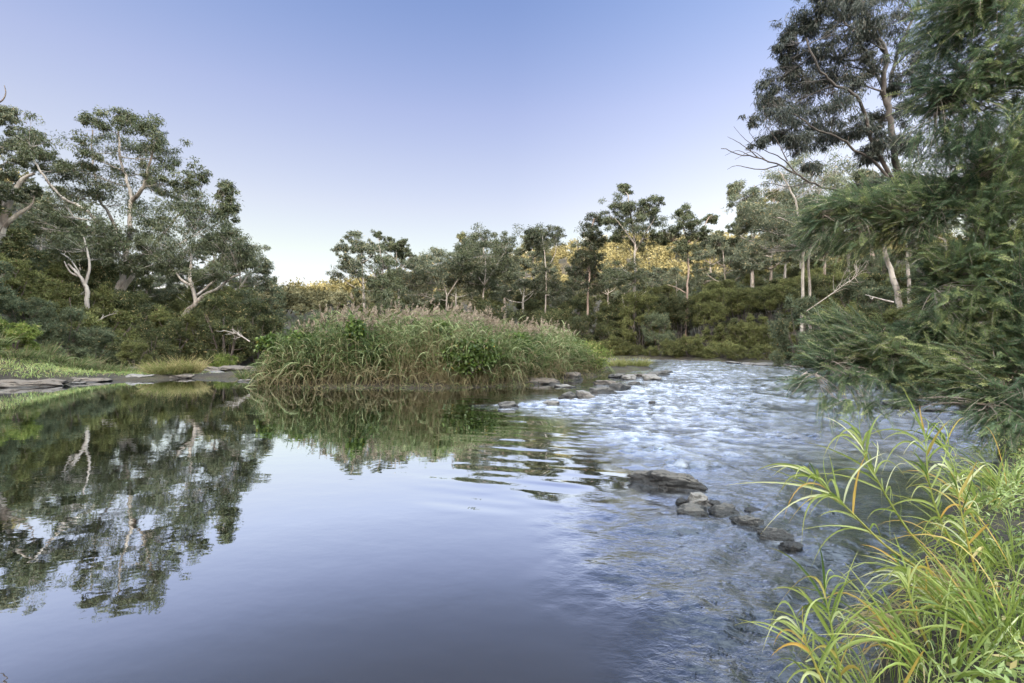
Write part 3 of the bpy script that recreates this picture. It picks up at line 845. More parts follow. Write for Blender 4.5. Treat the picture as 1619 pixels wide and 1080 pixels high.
K = {
    "tea": [Kind(shrub(201, 3.0, 3.4, "tea")), Kind(shrub(202, 3.4, 3.0, "tea"))],
    "teatall": [Kind(shrub(203, 5.2, 4.0, "tea", "tea_tree", "small tree", low=0.42, bark="brown_bark", n=24)), Kind(shrub(204, 4.8, 3.4, "dark", "tea_tree", "small tree", low=0.36, bark="brown_bark"))],
    "dark": [Kind(shrub(205, 3.2, 3.6, "dark")), Kind(shrub(206, 3.8, 3.0, "dark"))],
    "blue": [Kind(shrub(207, 2.8, 3.4, "blue", L=0.16, W=0.03)), Kind(shrub(208, 3.4, 3.0, "blue", L=0.16, W=0.03))],
    "bright": [Kind(shrub(209, 1.8, 2.2, "bright", L=0.12, W=0.035, nsub=9))],
    "low": [Kind(shrub(210, 1.7, 3.2, "tea", droop=0.1, nsub=10))],
}
TXT = {"tea": "olive fine leaved shrub", "teatall": "thin stemmed olive tea tree", "dark": "dark green shrub", "blue": "grey green feathery shrub", "bright": "bright green low bush", "low": "low spreading olive bush"}


def put(kind, px, Y, sc, where, group, sz=1.0, label=None):
    ks = K[kind]
    k = ks[int(rp.integers(len(ks)))]
    x = (px - CX) / F * Y
    return k.place(x, Y, rp.uniform(0, 6.28), (sc * rp.uniform(.9, 1.1), sc * rp.uniform(.9, 1.1), sc * sz * rp.uniform(.9, 1.1)), label or (TXT[kind] + " " + where), group)


def zone(px0, px1, Y0, Y1, n, kinds, sc0, sc1, where, group, gap=1.7):
    got = []
    for _ in range(n * 30):
        if len(got) >= n: break
        px, Y = rp.uniform(px0, px1), rp.uniform(Y0, Y1)
        x = (px - CX) / F * Y
        if poly_sd(np.array([x]), np.array([Y]), WATER)[0] < 1.0: continue
        if any((x - a) ** 2 + (Y - b) ** 2 < gap ** 2 for a, b in got): continue
        got.append((x, Y))
        put(kinds[int(rp.integers(len(kinds)))], px, Y, rp.uniform(sc0, sc1), where, group)


zone(-90, 220, 28, 42, 30, ["tea", "tea", "dark", "tea", "blue"], 1.1, 1.5, "in the thicket climbing the left hillside", "shrubs climbing the left hillside", 2.2)
zone(-60, 420, 40, 58, 24, ["tea", "dark", "teatall", "dark"], 0.85, 1.2, "under the gums of the left grove", "shrubs under the gums of the left grove", 2.4)
zone(200, 420, 30, 40, 15, ["dark", "tea", "dark"], 0.95, 1.25, "in the deep scrub between the left gums and the rock shelf", "shrubs between the left gums and the rock shelf", 2.0)
for px, Y, kd, sc, sz in [(40, 24.5, "blue", .85, 1), (100, 25, "blue", .85, 1), (10, 27, "tea", 1.0, 1), (150, 26, "blue", .75, 1), (195, 26.5, "dark", .6, 1), (240, 28, "dark", .7, 1), (-30, 22, "blue", .9, 1), (215, 25, "tea", .55, 1)]:
    put(kd, px, Y, sc, "in the front row above the left bank grass", "front row shrubs above the left bank grass", sz)
zone(60, 440, 52, 78, 26, ["tea", "teatall", "dark"], 1.0, 1.5, "far behind the left grove", "scrub far behind the left grove", 2.6)
zone(1300, 1490, 38, 62, 18, ["tea", "dark", "blue"], 1.0, 1.4, "on the slope behind the white trunks", "scrub on the slope behind the white trunks", 2.4)
for px, Y in [(150, 49), (172, 52), (192, 48), (120, 50)]:
    put("teatall", px, Y, 1.75, "filling the gap under the largest left gum", "tall tea trees under the largest left gum")
put("bright", 355, 26, .62, "", None, 1.1, "small bright green bush standing alone at the back of the rock shelf")
put("bright", 20, 19.5, .75, "", None, 1.0, "bright yellow green bush at the waterline by the left edge")
put("blue", 497, 33, 0.95, "", None, 1.3, "upright grey green shrub poking up behind the left end of the reeds")
zone(430, 700, 32, 48, 14, ["tea", "dark", "blue"], 0.6, 0.95, "behind the reed bed, left half", "shrubs behind the left half of the reed bed", 2.2)
zone(700, 970, 34, 56, 24, ["tea", "dark", "teatall", "blue"], 0.75, 1.1, "behind the reed bed, right half", "shrubs behind the right half of the reed bed", 2.2)
put("dark", 775, 44, 1.55, "", None, 1.05, "big rounded near black bush rising behind the dip in the reeds")
put("blue", 1040, 47, 1.0, "", None, 1.25, "blue grey rounded shrub right of the tallest gum's foot")
shore = spline(np.array([(5.0, 45.2, 0), (8, 45.0, 0), (11, 44.2, 0), (14.6, 41.2, 0), (17.2, 38, 0), (19, 32.5, 0), (18.4, 28.5, 0)]), 19)
for i, q in enumerate(shore):
    tg_ = unit(shore[min(i + 1, 18)] - shore[max(i - 1, 0)])
    q = q + np.array([-tg_[1], tg_[0], 0]) * rp.uniform(.75, 1.5)
    put("low", CX + q[0] / q[1] * F, q[1], rp.uniform(.5, .95), "overhanging the far waterline", "low bushes along the far waterline", rp.uniform(.8, 1.2))
zone(960, 1290, 46.5, 60, 46, ["teatall", "tea", "teatall", "dark", "teatall"], 0.8, 1.1, "on the far bank beyond the riffle", "scrub on the far bank beyond the riffle", 1.6)
zone(560, 1000, 56, 100, 34, ["tea", "teatall", "dark"], 1.0, 1.5, "between the gums of the middle grove", "scrub between the gums of the middle grove", 3.0)
zone(960, 1400, 78, 105, 30, ["tea", "teatall", "blue"], 1.1, 1.6, "at the top of the far slope under the golden hill", "scrub at the top of the far slope", 3.2)
for px, Y in [(1150, 43.6), (1172, 43), (1192, 42.2), (1205, 43.6), (1225, 41), (1128, 45), (1180, 45), (1240, 39)]:
    put("tea", px, Y, .75, "on the low ground behind the far waterline bushes", "olive shrubs behind the far waterline bushes")
zone(960, 1330, 60, 80, 30, ["tea", "teatall", "blue", "dark"], 0.9, 1.3, "higher up the far slope", "scrub higher up the far slope", 2.6)
put("blue", 1262, 30.5, 1.05, "", None, 1.35, "tall grey green shrub at the waterline left of the wattle's lower bough")
for px, Y, kd, sc in [(1300, 29, "tea", .9), (1340, 27, "blue", .9), (1385, 25, "dark", .85), (1430, 24, "tea", .9), (1480, 22, "dark", .9), (1530, 20, "dark", .9), (1590, 18, "dark", 1.0), (1330, 34, "tea", 1.1), (1400, 32, "blue", 1.1),
                      (1470, 30, "dark", 1.2), (1540, 27, "dark", 1.2), (1610, 24, "dark", 1.3), (1660, 15, "dark", 1.0), (1450, 40, "tea", 1.3), (1370, 42, "teatall", 1.1), (1520, 36, "dark", 1.3), (1620, 32, "dark", 1.5)]:
    put(kd, px, Y, sc, "on the right bank behind the wattle", "scrub on the right bank behind the wattle")

for px, Y, kd, sc in [(1700, 20, "dark", 1.2), (1780, 17, "tea", 1.2), (1850, 21, "dark", 1.3), (1950, 18, "blue", 1.2), (2080, 16, "tea", 1.3), (1730, 26, "dark", 1.4), (1900, 27, "tea", 1.5), (2200, 18, "dark", 1.4), (1690, 12.5, "tea", .8), (2050, 12, "blue", 1.0), (2400, 12, "dark", 1.3)]:
    put(kd, px, Y, sc, "on the right bank beyond the wattle", "scrub on the right bank beyond the wattle")
for px, Y, k in [(1720, 34, 0), (1850, 40, 1), (2000, 34, 2), (2250, 28, 1)]:
    gums[k].place((px - CX) / F * Y, Y, rp.uniform(0, 6.28), rp.uniform(.7, .9), "gum tree on the right bank slope beyond the wattle", "gums on the right bank slope beyond the wattle")

# ---- sunlit forest on the far hills: one mass
g = Geo()
rh = np.random.default_rng(301)
cx_, cy_ = [], []
for n, x0, x1, y0, y1 in [(2600, -130, 240, 92, 300), (1300, -380, 40, 370, 540), (400, 40, 420, 100, 260), (800, -150, -38, 84, 370)]:
    cx_.append(rh.uniform(x0, x1, n)); cy_.append(rh.uniform(y0, y1, n))
cx_, cy_ = np.concatenate(cx_), np.concatenate(cy_)
cz_ = land_z(cx_, cy_)
nt_, nl_ = len(cx_), 180
hh = rh.uniform(4.5, 10, nt_) * np.where(cy_ < 130, .7, 1)
idx = np.repeat(np.arange(nt_), nl_)
dv = unit(rh.normal(size=(nt_ * nl_, 3)))
lob = np.repeat(unit(rh.normal(size=(nt_, 5, 3))) * 0.55, nl_ // 5, axis=1).reshape(-1, 3)
pos = np.stack([cx_[idx], cy_[idx], cz_[idx] + hh[idx] * 0.62], -1) + (lob + dv * (rh.uniform(0, 1, len(idx)) ** .4)[:, None] * 0.55) * (hh[idx] * .36)[:, None] * np.array([1.0, 1.0, .95])
leaves(g, pos, rh.normal(size=(len(idx), 3)), rh.normal(size=(len(idx), 3)), rh.uniform(.5, 1.1, len(idx)), rh.uniform(.28, .55, len(idx)),
       np.clip(.45 + rh.normal(size=nt_)[idx] * .2 + rh.normal(size=len(idx)) * .15, 0, 1))
tag(g.build("hill_forest", M["hillleaf"]), "golden sunlit forest covering the far hills", "forest", None, "stuff")

# ---------------------------------------------------------------- reeds
REED = np.array([(-9.1, 17.2), (-7.9, 16.85), (-6.4, 16.62), (-4.7, 16.7), (-1.3, 16.95), (0.2, 17.6), (1.4, 19.0), (3.1, 21.5), (4.5, 23.9), (4.0, 27), (0, 27), (-5, 25), (-8, 22.5), (-9.7, 20)], float)
rr_ = np.random.default_rng(401)


def reed_height(x):
    return np.interp(x, [-9.6, -8.9, -8.3, -7.4, -6, -2, -1.2, -0.4, 1.6, 2.6, 3.4, 4.4], [.8, 1.2, 1.95, 2.25, 2.3, 2.3, 1.95, 1.75, 1.9, 1.7, 1.35, .8])


def reed_bed(name, n, x0, x1, label, plume, seed):
    r = np.random.default_rng(seed)
    xs, ys = r.uniform(-10, 5, n * 6), 17 + (r.uniform(0, 1, n * 6) ** 1.6) * 10
    sdv = -poly_sd(xs, ys, REED)
    ok = (sdv > 0) & (xs >= x0) & (xs < x1)
    xs, ys, sdv = xs[ok][:n], ys[ok][:n], sdv[ok][:n]
    N = len(xs)
    zs = land_z(xs, ys)
    clump = noise3(np.stack([xs * 1.1, ys * 1.1, 0 * xs], -1), 71)
    clump2 = noise3(np.stack([xs * 2.7, ys * 2.7, 0 * xs], -1), 73)
    hgt = reed_height(xs) * (0.88 + 0.12 * clump + 0.20 * clump2 + r.normal(size=N) * 0.10)
    hgt *= 0.90 + 0.1 * sstep(0, 1.0, sdv)
    edge = sstep(0.9, 0.0, sdv)
    lean = r.normal(size=(N, 2)) * 0.09
    lean[:, 1] -= edge * r.uniform(-.05, .28, N)
    lean[:, 0] += edge * r.normal(size=N) * 0.15
    p = np.stack([xs, ys, zs - .05], -1)
    d = unit(np.concatenate([lean, np.ones((N, 1))], 1))
    g, pl = Geo(), Geo()
    dead = (r.uniform(0, 1, N) < 0.2) * 1.0
    blades(g, p, d, hgt, 0.018, np.zeros(N) + 0.02, np.full(N, .6), np.clip(0.6 + dead, 0, 1), K=3, prof=.1)
    m_ = 10
    i = np.repeat(np.arange(N), m_)
    t = r.uniform(0.16, 0.98, N * m_)
    q = p[i] + d[i] * (hgt[i] * t)[:, None]
    a = r.uniform(0, 6.28, len(i))
    wind = np.array([0.25, -0.15])
    ld_ = np.stack([np.cos(a) + wind[0], np.sin(a) + wind[1], r.uniform(0.7, 1.6, len(i))], -1)
    drypb = np.clip(0.66 - 1.3 * t, 0.02, 1) + 0.45 * dead[i]
    dry = (r.uniform(0, 1, len(i)) < drypb) * r.uniform(.5, 1, len(i))
    tint = np.clip(.46 + .34 * clump[i] + .22 * clump2[i] + r.normal(size=len(i)) * .2, 0, 1)
    blades(g, q, ld_, r.uniform(.35, .75, len(i)), r.uniform(.024, .046, len(i)), r.uniform(.25, .75, len(i)) + .3 * (dry > .3), tint, dry, K=4, prof=.7)
    # leafless straw stalks standing along the front
    e = np.where((sdv < 1.0) & (clump > -.3))[0]
    ne = len(e)
    blades(g, p[e] + np.stack([r.normal(size=ne) * .12, r.normal(size=ne) * .12, np.zeros(ne)], -1), d[e] + r.normal(size=(ne, 3)) * .07, hgt[e] * r.uniform(.5, .95, ne), r.uniform(.010, .018, ne), r.uniform(0, .08, ne),
           np.full(ne, .5), r.uniform(.6, 1, ne), K=3, prof=.1)
    # straw fallen over the water's edge
    e = np.where((sdv < 0.55))[0]
    e = r.choice(e, min(len(e), int(260 * (x1 - x0) / 8)))
    ne = len(e)
    blades(g, p[e] + np.stack([r.normal(size=ne) * .2, r.normal(size=ne) * .1, r.uniform(.1, .9, ne)], -1), np.stack([r.normal(size=ne) * .9, -r.uniform(.2, .8, ne), r.uniform(-.2, .9, ne)], -1),
           r.uniform(.5, 1.3, ne), r.uniform(.012, .024, ne), r.uniform(.4, .9, ne), np.full(ne, .5), r.uniform(.7, 1, ne), K=5)
    # long blades arching out of the face of the bed, pale and bold
    e = np.where(sdv < 0.8)[0]
    e = r.choice(e, int(95 * (x1 - max(x0, -9.6))))
    ne = len(e)
    hh_ = r.uniform(.15, .85, ne)
    blades(g, p[e] + d[e] * (hgt[e] * hh_)[:, None] + np.array([0, -.12, 0]), np.stack([r.normal(size=ne) * .8, -r.uniform(.1, .9, ne), r.uniform(.3, 1.4, ne)], -1), r.uniform(.55, 1.15, ne), r.uniform(.022, .042, ne),
           r.uniform(.5, 1.1, ne), np.clip(.75 + r.normal(size=ne) * .25, 0, 1), (r.uniform(0, 1, ne) < np.clip(.85 - hh_, .15, 1)) * r.uniform(.5, 1, ne), K=6)
    # short blades and litter hanging over the mud at the foot of the reeds
    nf = int(900 * (x1 - x0))
    fx, fy = r.uniform(max(x0, -9.6), min(x1, 5), nf), r.uniform(16.2, 25, nf)
    fd = poly_sd(fx, fy, WATER)
    kf = (fd > -.25) & (fd < .5) & (-poly_sd(fx, fy, REED) < .25) & (-poly_sd(fx, fy, REED) > -.8)
    fx, fy = fx[kf], fy[kf]
    nf = len(fx)
    blades(g, np.stack([fx, fy, np.maximum(land_z(fx, fy), -.02)], -1), np.stack([r.normal(size=nf) * .5, -r.uniform(0, .7, nf), r.uniform(.3, 1, nf)], -1), r.uniform(.2, .65, nf), r.uniform(.014, .03, nf), r.uniform(.3, 1, nf),
           np.clip(.45 + r.normal(size=nf) * .25, 0, 1), (r.uniform(0, 1, nf) < .5) * r.uniform(.5, 1, nf), K=4)
    # feathery plumes
    s = np.where((r.uniform(0, 1, N) < plume * sstep(.7, 2.2, sdv)) & (hgt > 1.4))[0]
    top = p[s] + d[s] * hgt[s][:, None]
    k = 26
    j = np.repeat(np.arange(len(s)), k)
    u = r.uniform(0, 1, len(j))
    side = np.stack([r.normal(size=len(s)) + .5, r.normal(size=len(s)), np.zeros(len(s))], -1)
    ax = unit(side * .35 + np.array([0, 0, 1]))
    pp = top[j] + ax[j] * (u * .30)[:, None]
    dd = ax[j] * .9 + r.normal(size=(len(j), 3)) * .45 + unit(side)[j] * .4
    leaves(pl, pp, dd, r.normal(size=(len(j), 3)), .15 * (1.1 - .6 * u), .028, r.uniform(0, 1, len(j)))
    o = g.build(name, M["reed"])
    tag(o, label, "reeds", None, "stuff")
    pl.build("plumes", M["plume"], o)
    return o


reed_bed("reed_bed", 3000, -10, -1.6, "tall green reed bed with pinkish feathery plumes on the left of the islet", .5, 402)
reed_bed("reed_bed", 2000, -1.6, 5, "lower grey green reed bed sloping down to the riffle stones", .5, 403)


def leafy_clump(name, c, rad, n, mat, L, W, label, cat, group=None, seed=1, dryp=.008, stems=10):
    r = np.random.default_rng(seed)
    c = np.asarray(c, float)
    t = thing(name, (c[0], c[1], c[2] - rad[2]), label, cat, group)
    base = np.array(t.location)
    w, g = Geo(), Geo()
    ends = []
    for k in range(stems):
        e = c + unit(r.normal(size=3)) * np.array(rad) * r.uniform(.4, .9)
        b = base + r.normal(size=3) * np.array([rad[0] * .3, rad[1] * .3, 0])
        q = spline([b, (b + e) / 2 + r.normal(size=3) * .12, e], 8)
        tube(w, q, np.linspace(.01, .004, 8), 4)
        ends.append(q)
    ends = np.concatenate(ends)
    sub = c + unit(r.normal(size=(n // 25, 3))) * (r.uniform(.1, 1, n // 25) ** .5)[:, None] * np.array(rad)
    i = r.integers(0, len(sub), n)
    pos = sub[i] + r.normal(size=(n, 3)) * np.array(rad) * .16
    d = r.normal(size=(n, 3)) + np.array([0, -.5, -.5])
    nn = r.normal(size=(n, 3)) + np.array([0, -.6, .8])
    leaves(g, pos, d, nn, L * r.uniform(.7, 1.3, n), W * r.uniform(.8, 1.2, n), np.clip(.5 + r.normal(size=n) * .2 + r.normal(size=len(sub))[i] * .1, 0, 1), (r.uniform(0, 1, n) < dryp) * .8)
    w.build("stem", M["dark_bark"], t, base)
    g.build("foliage", M[mat], t, base)
    return t


for i, (px, py, Y, rx, ry, n, lab) in enumerate([
    (742, 560, 16.9, 1.0, .62, 2600, "large bright green creeper spilling over the reeds to the water"),
    (700, 530, 17.3, .4, .5, 1000, "creeper climbing high in the reeds above the dark gap"),
    (562, 522, 17.3, .3, .55, 900, "narrow creeper climbing the tall reeds in the left half"),
    (590, 560, 17.2, .35, .4, 700, "small creeper low in the reeds below the tall stems"),
    (428, 545, 17.5, .4, .35, 900, "yellow green creeper drooping over the left end of the reeds"),
    (474, 538, 17.6, .45, .35, 800, "creeper sprawling on the sloping left shoulder of the reeds"),
    (822, 545, 18.9, .4, .4, 800, "creeper among the grey green reeds near the middle of the islet")]):
    leafy_clump("creeper_vine", P(px, py, Y), (rx, .4, ry), n, "vine", .13, .085, lab, "creeper", "creepers on the reeds", 500 + i)
leafy_clump("bush", P(925, 568, 23.4) + np.array([0, 0, .1]), (1.15, .9, .75), 5200, "bright", .11, .03, "rounded olive bush at the riffle end of the reeds", "bush", None, 520, .12, 24)
leafy_clump("bush", P(870, 578, 21.0), (.6, .5, .55), 2200, "vine", .10, .03, "small leafy bush at the foot of the reeds by the flat stones", "bush", None, 521, .15, 14)


# ---------------------------------------------------------------- tussocks and sedges
def tussock(name, c, n, Lr, spread, mat, label, cat, W=.012, bend=(.2, .7), dry=.15, seed=1, group=None, K_=5, rad=.2, up=1.0, fold=0.0, seedheads=0):
    r = np.random.default_rng(seed)
    c = np.asarray(c, float)
    g = Geo()
    a = r.uniform(0, 6.28, n)
    q = np.sqrt(r.uniform(0, 1, n))
    p = c + np.stack([np.cos(a) * q * rad, np.sin(a) * q * rad, np.zeros(n) - .03], -1)
    d = np.stack([np.cos(a) * spread * q + r.normal(size=n) * .15, np.sin(a) * spread * q + r.normal(size=n) * .15, np.full(n, up)], -1)
    dr = (r.uniform(0, 1, n) < dry) * r.uniform(.5, 1, n)
    blades(g, p, d, r.uniform(*Lr, n), W * r.uniform(.7, 1.3, n), r.uniform(*bend, n), np.clip(.5 + r.normal(size=n) * .22, 0, 1), dr, K=K_, fold=fold, prof=.7, side=np.stack([-np.sin(a), np.cos(a), r.normal(size=n) * .3], -1) * 1.0 + r.normal(size=(n, 3)) * .2, tipdry=.3, drift=.14)
    o = bpy.data.objects.new(name, g.data(name, M[mat], c))
    COL.objects.link(o)
    o.location = [float(v) for v in c]
    return tag(o, label, cat, group)


def Gl(px, py):
    Y = 3.0
    for _ in range(30):
        x = (px - CX) / F * Y
        Y = 0.5 * Y + 0.5 * (H - lz(x, Y)) * F / (py - CY)
    x = (px - CX) / F * Y
    return np.array([x, Y, lz(x, Y)])


def at(px, Y):
    x = (px - CX) / F * Y
    return np.array([x, Y, lz(x, Y)])


c = at(268, 21.6)
tussock("grass_tussock", c, 1100, (.7, 1.3), .55, "grass", "large yellow green grass tussock on the rock shelf of the left bank", "grass tussock", W=.022, seed=601, rad=.75, dry=.25)
tussock("grass_tussock", at(298, 21.9), 600, (.8, 1.4), .45, "grass", "paler seeding half of the tussock pair, beside the larger tussock", "grass tussock", W=.022, seed=602, rad=.5, dry=.5)
tussock("grass_tussock", at(1000, 28.2), 900, (.5, .95), .5, "grass", "fine green rush tussock at the tip of the islet behind the stones", "grass tussock", W=.02, seed=603, rad=.9, dry=.05)
tussock("grass_tussock", at(975, 26.6), 400, (.5, .9), .5, "grass", "small green rush tussock next to the olive bush", "grass tussock", W=.02, seed=604, rad=.5, dry=.1)
for i, (px, Y, n, h) in enumerate([(30, 19.0, 350, .9), (75, 20.2, 300, 1.1), (110, 20.6, 320, 1.2), (150, 21.4, 300, 1.2), (185, 22.0, 260, 1.1), (-15, 18.6, 300, 1.0), (215, 22.8, 260, 1.0), (400, 20.9, 300, .9), (60, 22.5, 300, 1.4), (128, 23, 300, 1.4)]):
    tussock("reed_tuft", at(px, Y), n, (.5 * h, h), .6, "reed", "green reedy tuft along the left bank waterline", "reed tuft", W=.028, seed=620 + i, rad=.55, dry=.22, group="reedy tufts along the left bank")

# grass and herbs of the left bank, nobody could count them
rg = np.random.default_rng(650)
g = Geo()
n = 70000
x, y = rg.uniform(-27, -8.5, n), rg.uniform(16.5, 26, n)
d_ = poly_sd(x, y, WATER)
dens = noise3(np.stack([x * .6, y * .6, 0 * x], -1), 81)
ok = (d_ > .5) & (dens + rg.uniform(-.5, .5, n) > np.where(x > -14.5, .25, -.25)) & ~((-poly_sd(x, y, REED)) > .1)
x, y = x[ok], y[ok]
n = len(x)
blades(g, np.stack([x, y, land_z(x, y) - .02], -1), rg.normal(size=(n, 3)) * .45 + np.array([0, 0, 1]), rg.uniform(.1, .42, n) * np.where(x > -14.5, .4, 1), rg.uniform(.012, .03, n), rg.uniform(.2, .8, n),
       np.clip(.5 + .3 * dens[ok] + rg.normal(size=n) * .2, 0, 1), (rg.uniform(0, 1, n) < .12) * .8, K=3)
tag(g.build("bank_grass", M["herb"]), "bright green grass and herbs covering the left bank", "grass", None, "stuff")

# herbs on the near right bank
g = Geo()
n = 60000
x, y = rg.uniform(1.2, 9, n), rg.uniform(1.2, 8.5, n)
d_ = poly_sd(x, y, WATER)
dens = noise3(np.stack([x * 1.6, y * 1.6, 0 * x], -1), 82)
ok = (d_ > .1) & (dens + rg.uniform(-.5, .5, n) > -.2)
x, y, de = x[ok], y[ok], dens[ok]
n = len(x)
hgt = np.clip(.10 + .12 * de, .03, .3) * rg.uniform(.1, 1.1, n) * sstep(0, .5, d_[ok])
leaves(g, np.stack([x, y, land_z(x, y) + hgt], -1), rg.normal(size=(n, 3)) + np.array([0, -.2, .3]), rg.normal(size=(n, 3)) * .5 + np.array([0, -.2, 1]), rg.uniform(.03, .075, n), rg.uniform(.010, .022, n),
       np.clip(.5 + .25 * de + rg.normal(size=n) * .2, 0, 1), (rg.uniform(0, 1, n) < .1) * .8)
n = 11000
x, y = rg.uniform(1.2, 8, n), rg.uniform(1.2, 7.5, n)
ok = poly_sd(x, y, WATER) > .08
x, y = x[ok], y[ok]
n = len(x)
blades(g, np.stack([x, y, land_z(x, y) - .02], -1), rg.normal(size=(n, 3)) * .7 + np.array([-.1, 0, 1]), rg.uniform(.08, .36, n), rg.uniform(.003, .008, n), rg.uniform(.3, 1, n), np.clip(.6 + rg.normal(size=n) * .25, 0, 1),
       (rg.uniform(0, 1, n) < .3) * rg.uniform(.5, 1, n), K=4)
tag(g.build("bank_herbs", M["herb"]), "pale green herbs and fine grass matting the near right bank", "ground cover", None, "stuff")


def sedge(base_px, stem_px, Y0, Y1, nl, Lr, label, seed=1, t0=.35, W=.019, dry=.03, stem_dry=.2, rstem=.008):
    """leafy sedge shoot: a stem measured on the photograph, strap leaves in three ranks along it"""
    r = np.random.default_rng(seed)
    k = len(stem_px)
    Ys = np.linspace(Y0, Y1, k)
    pts = [P(a[0], a[1], Ys[i]) for i, a in enumerate(stem_px)]
    b = pts[0].copy()
    b[2] = lz(b[0], b[1]) - .03
    if pts[0][2] > b[2] + .05:
        pts = [b] + pts
    q = spline(pts, 24)
    t = thing("sedge_shoot", q[0], label, "sedge", "leafy sedge shoots on the near bank")
    s, g = Geo(), Geo()
    tube(s, q, np.linspace(rstem, rstem * .35, 24), 6, .45, np.linspace(stem_dry, 0, 24).repeat(6))
    u = np.clip(np.linspace(t0, 1, nl) ** .8 + r.normal(size=nl) * .04, t0 * .8, 1)
    f_ = u * 22.99
    i0 = f_.astype(int)
    pos = q[i0] * (1 - (f_ - i0))[:, None] + q[np.minimum(i0 + 1, 23)] * (f_ - i0)[:, None]
    tg = unit(np.gradient(q, axis=0))[i0]
    a = np.arange(nl) * 2.2 + r.uniform(-.9, .9, nl)
    e1 = unit(np.cross(tg, np.array([0.2, 1, .1])))
    e2 = np.cross(tg, e1)
    out = np.cos(a)[:, None] * e1 + np.sin(a)[:, None] * e2
    d = tg * (0.6 + 1.2 * u[:, None] ** 3) + out * r.uniform(.5, 1.1, (nl, 1)) + np.array([0, 0, .3])
    dr = np.where(r.uniform(0, 1, nl) < dry + .07 * (1 - u) ** 1.5, r.uniform(.4, 1, nl), 0)
    L_ = r.uniform(.65, 1.45, nl) * np.mean(Lr) * (1.1 - .25 * u)
    blades(g, pos, d, L_, W * r.uniform(.55, 1.15, nl), r.uniform(.1, 1.05, nl), np.clip(.5 + r.normal(size=nl) * .3, 0, 1), dr, K=9, fold=.22, prof=.85, side=np.cross(d, np.array([0, 0, 1.0])) + r.normal(size=(nl, 3)) * .12, tipdry=.4, drift=.16)
    s.build("stem", M["sedge"], t, q[0], True)
    g.build("leaves", M["sedge"], t, q[0], True)
    return t


def z6(p):
    return [(1180 + a * .398, 650 + b * .398) for a, b in p]


sedge(None, z6([(880, 760), (760, 610), (640, 470), (540, 310), (480, 190), (450, 90)]), 2.9, 3.1, 30, (0.29, 0.50), "tallest arching green sedge shoot reaching up over the riffle", 701, .38)
sedge(None, z6([(860, 850), (720, 660), (560, 540), (480, 465), (390, 375), (310, 300), (255, 250)]), 2.8, 3.0, 30, (0.29, 0.53), "long sedge shoot leaning furthest left over the water", 702, .42, dry=0.07, stem_dry=.5)
sedge(None, z6([(930, 720), (850, 580), (770, 430), (725, 280), (715, 150), (710, 90)]), 3.0, 3.2, 33, (0.29, 0.50), "upright sedge shoot with brown seed head near the top", 703, .3, dry=.15)
sedge(None, z6([(950, 800), (915, 650), (880, 520), (850, 380), (830, 260)]), 2.85, 3.0, 24, (0.28, 0.50), "sedge shoot with orange yellowed stem in the middle of the clump", 704, .3, dry=0.24, stem_dry=.95)
sedge(None, z6([(980, 700), (930, 520), (870, 330), (810, 190), (790, 110)]), 3.3, 3.6, 24, (0.27, 0.45), "dark green sedge shoot at the back of the clump", 705, .35, dry=.1)
sedge(None, z6([(760, 1010), (700, 880), (655, 760), (640, 650)]), 2.35, 2.45, 13, (0.20, 0.38), "pale cut sedge stem standing low in front of the clump", 706, .4, dry=0.18, stem_dry=.6)
sedge(None, z6([(385, 1140), (360, 980), (335, 840), (310, 720)]), 2.15, 2.25, 24, (0.31, 0.56), "bright green sedge shoot at the bottom edge over dark water", 707, .2, dry=.08)
sedge(None, z6([(330, 1150), (275, 1010), (240, 930), (215, 870)]), 2.12, 2.2, 18, (0.28, 0.50), "yellow stemmed sedge shoot at the bottom, leaning left", 708, .25, dry=0.15, stem_dry=.8)
sedge(None, z6([(900, 900), (800, 800), (690, 690), (600, 600)]), 2.6, 2.7, 15, (0.27, 0.45), "drooping half dried sedge shoot low in the clump", 709, .3, dry=0.36, stem_dry=.8)
for i, (px, py, n, Lr, lab) in enumerate([
    (1598, 775, 165, (0.39, 0.88), "pale fine sedge tuft at the right edge above the herbs"),
    (1560, 800, 105, (0.39, 0.81), "arching sedge tuft behind the leafy shoots"),
    (1610, 900, 165, (0.34, 0.75), "dense pale sedge tuft halfway down the right edge"),
    (1530, 960, 105, (0.34, 0.62), "green sedge tuft at the foot of the shoots"),
    (1600, 1010, 180, (0.39, 0.81), "broad sedge tuft in the bottom right corner"),
    (1490, 1060, 135, (0.34, 0.69), "sedge tuft by the bottom edge below the dried stems"),
    (1400, 1100, 90, (0.34, 0.62), "sedge tuft rising from below the bottom edge over the water"),
    (1575, 720, 80, (.3, .6), "far sedge tuft at the right edge under the wattle"),
    (1545, 880, 90, (.3, .55), "sedge tuft between the leafy shoots and the herbs"),
    (1450, 1000, 60, (.25, .45), "low sedge tuft on the brink above the dark water"),
    (1320, 1120, 90, (0.39, 0.69), "leftmost sedge tuft at the bottom edge over dark water")]):
    tussock("sedge_tuft", Gl(px, py), int(n * (.7 if px > 1480 else .4)), (Lr[0] * 1.1, Lr[1] * (1.5 if px > 1480 else 1.15)), .95, "sedge", lab, "sedge tuft", W=.0115, seed=730 + i, rad=.14, dry=.04, bend=(.3, .95), K_=8, fold=.2, group="sedge tufts on the near bank")

for i, (px, py, n, lab) in enumerate([(1565, 935, 260, "heap of dry straw coloured leaves under the leafy shoots"), (1475, 1000, 140, "small heap of dry straw leaves on the brink")]):
    tussock("straw_clump", Gl(px, py), n, (.2, .5), 1.4, "grass", lab, "dead grass", W=.008, seed=760 + i, rad=.22, dry=1.0, bend=(.5, 1.1), K_=6, up=.45)

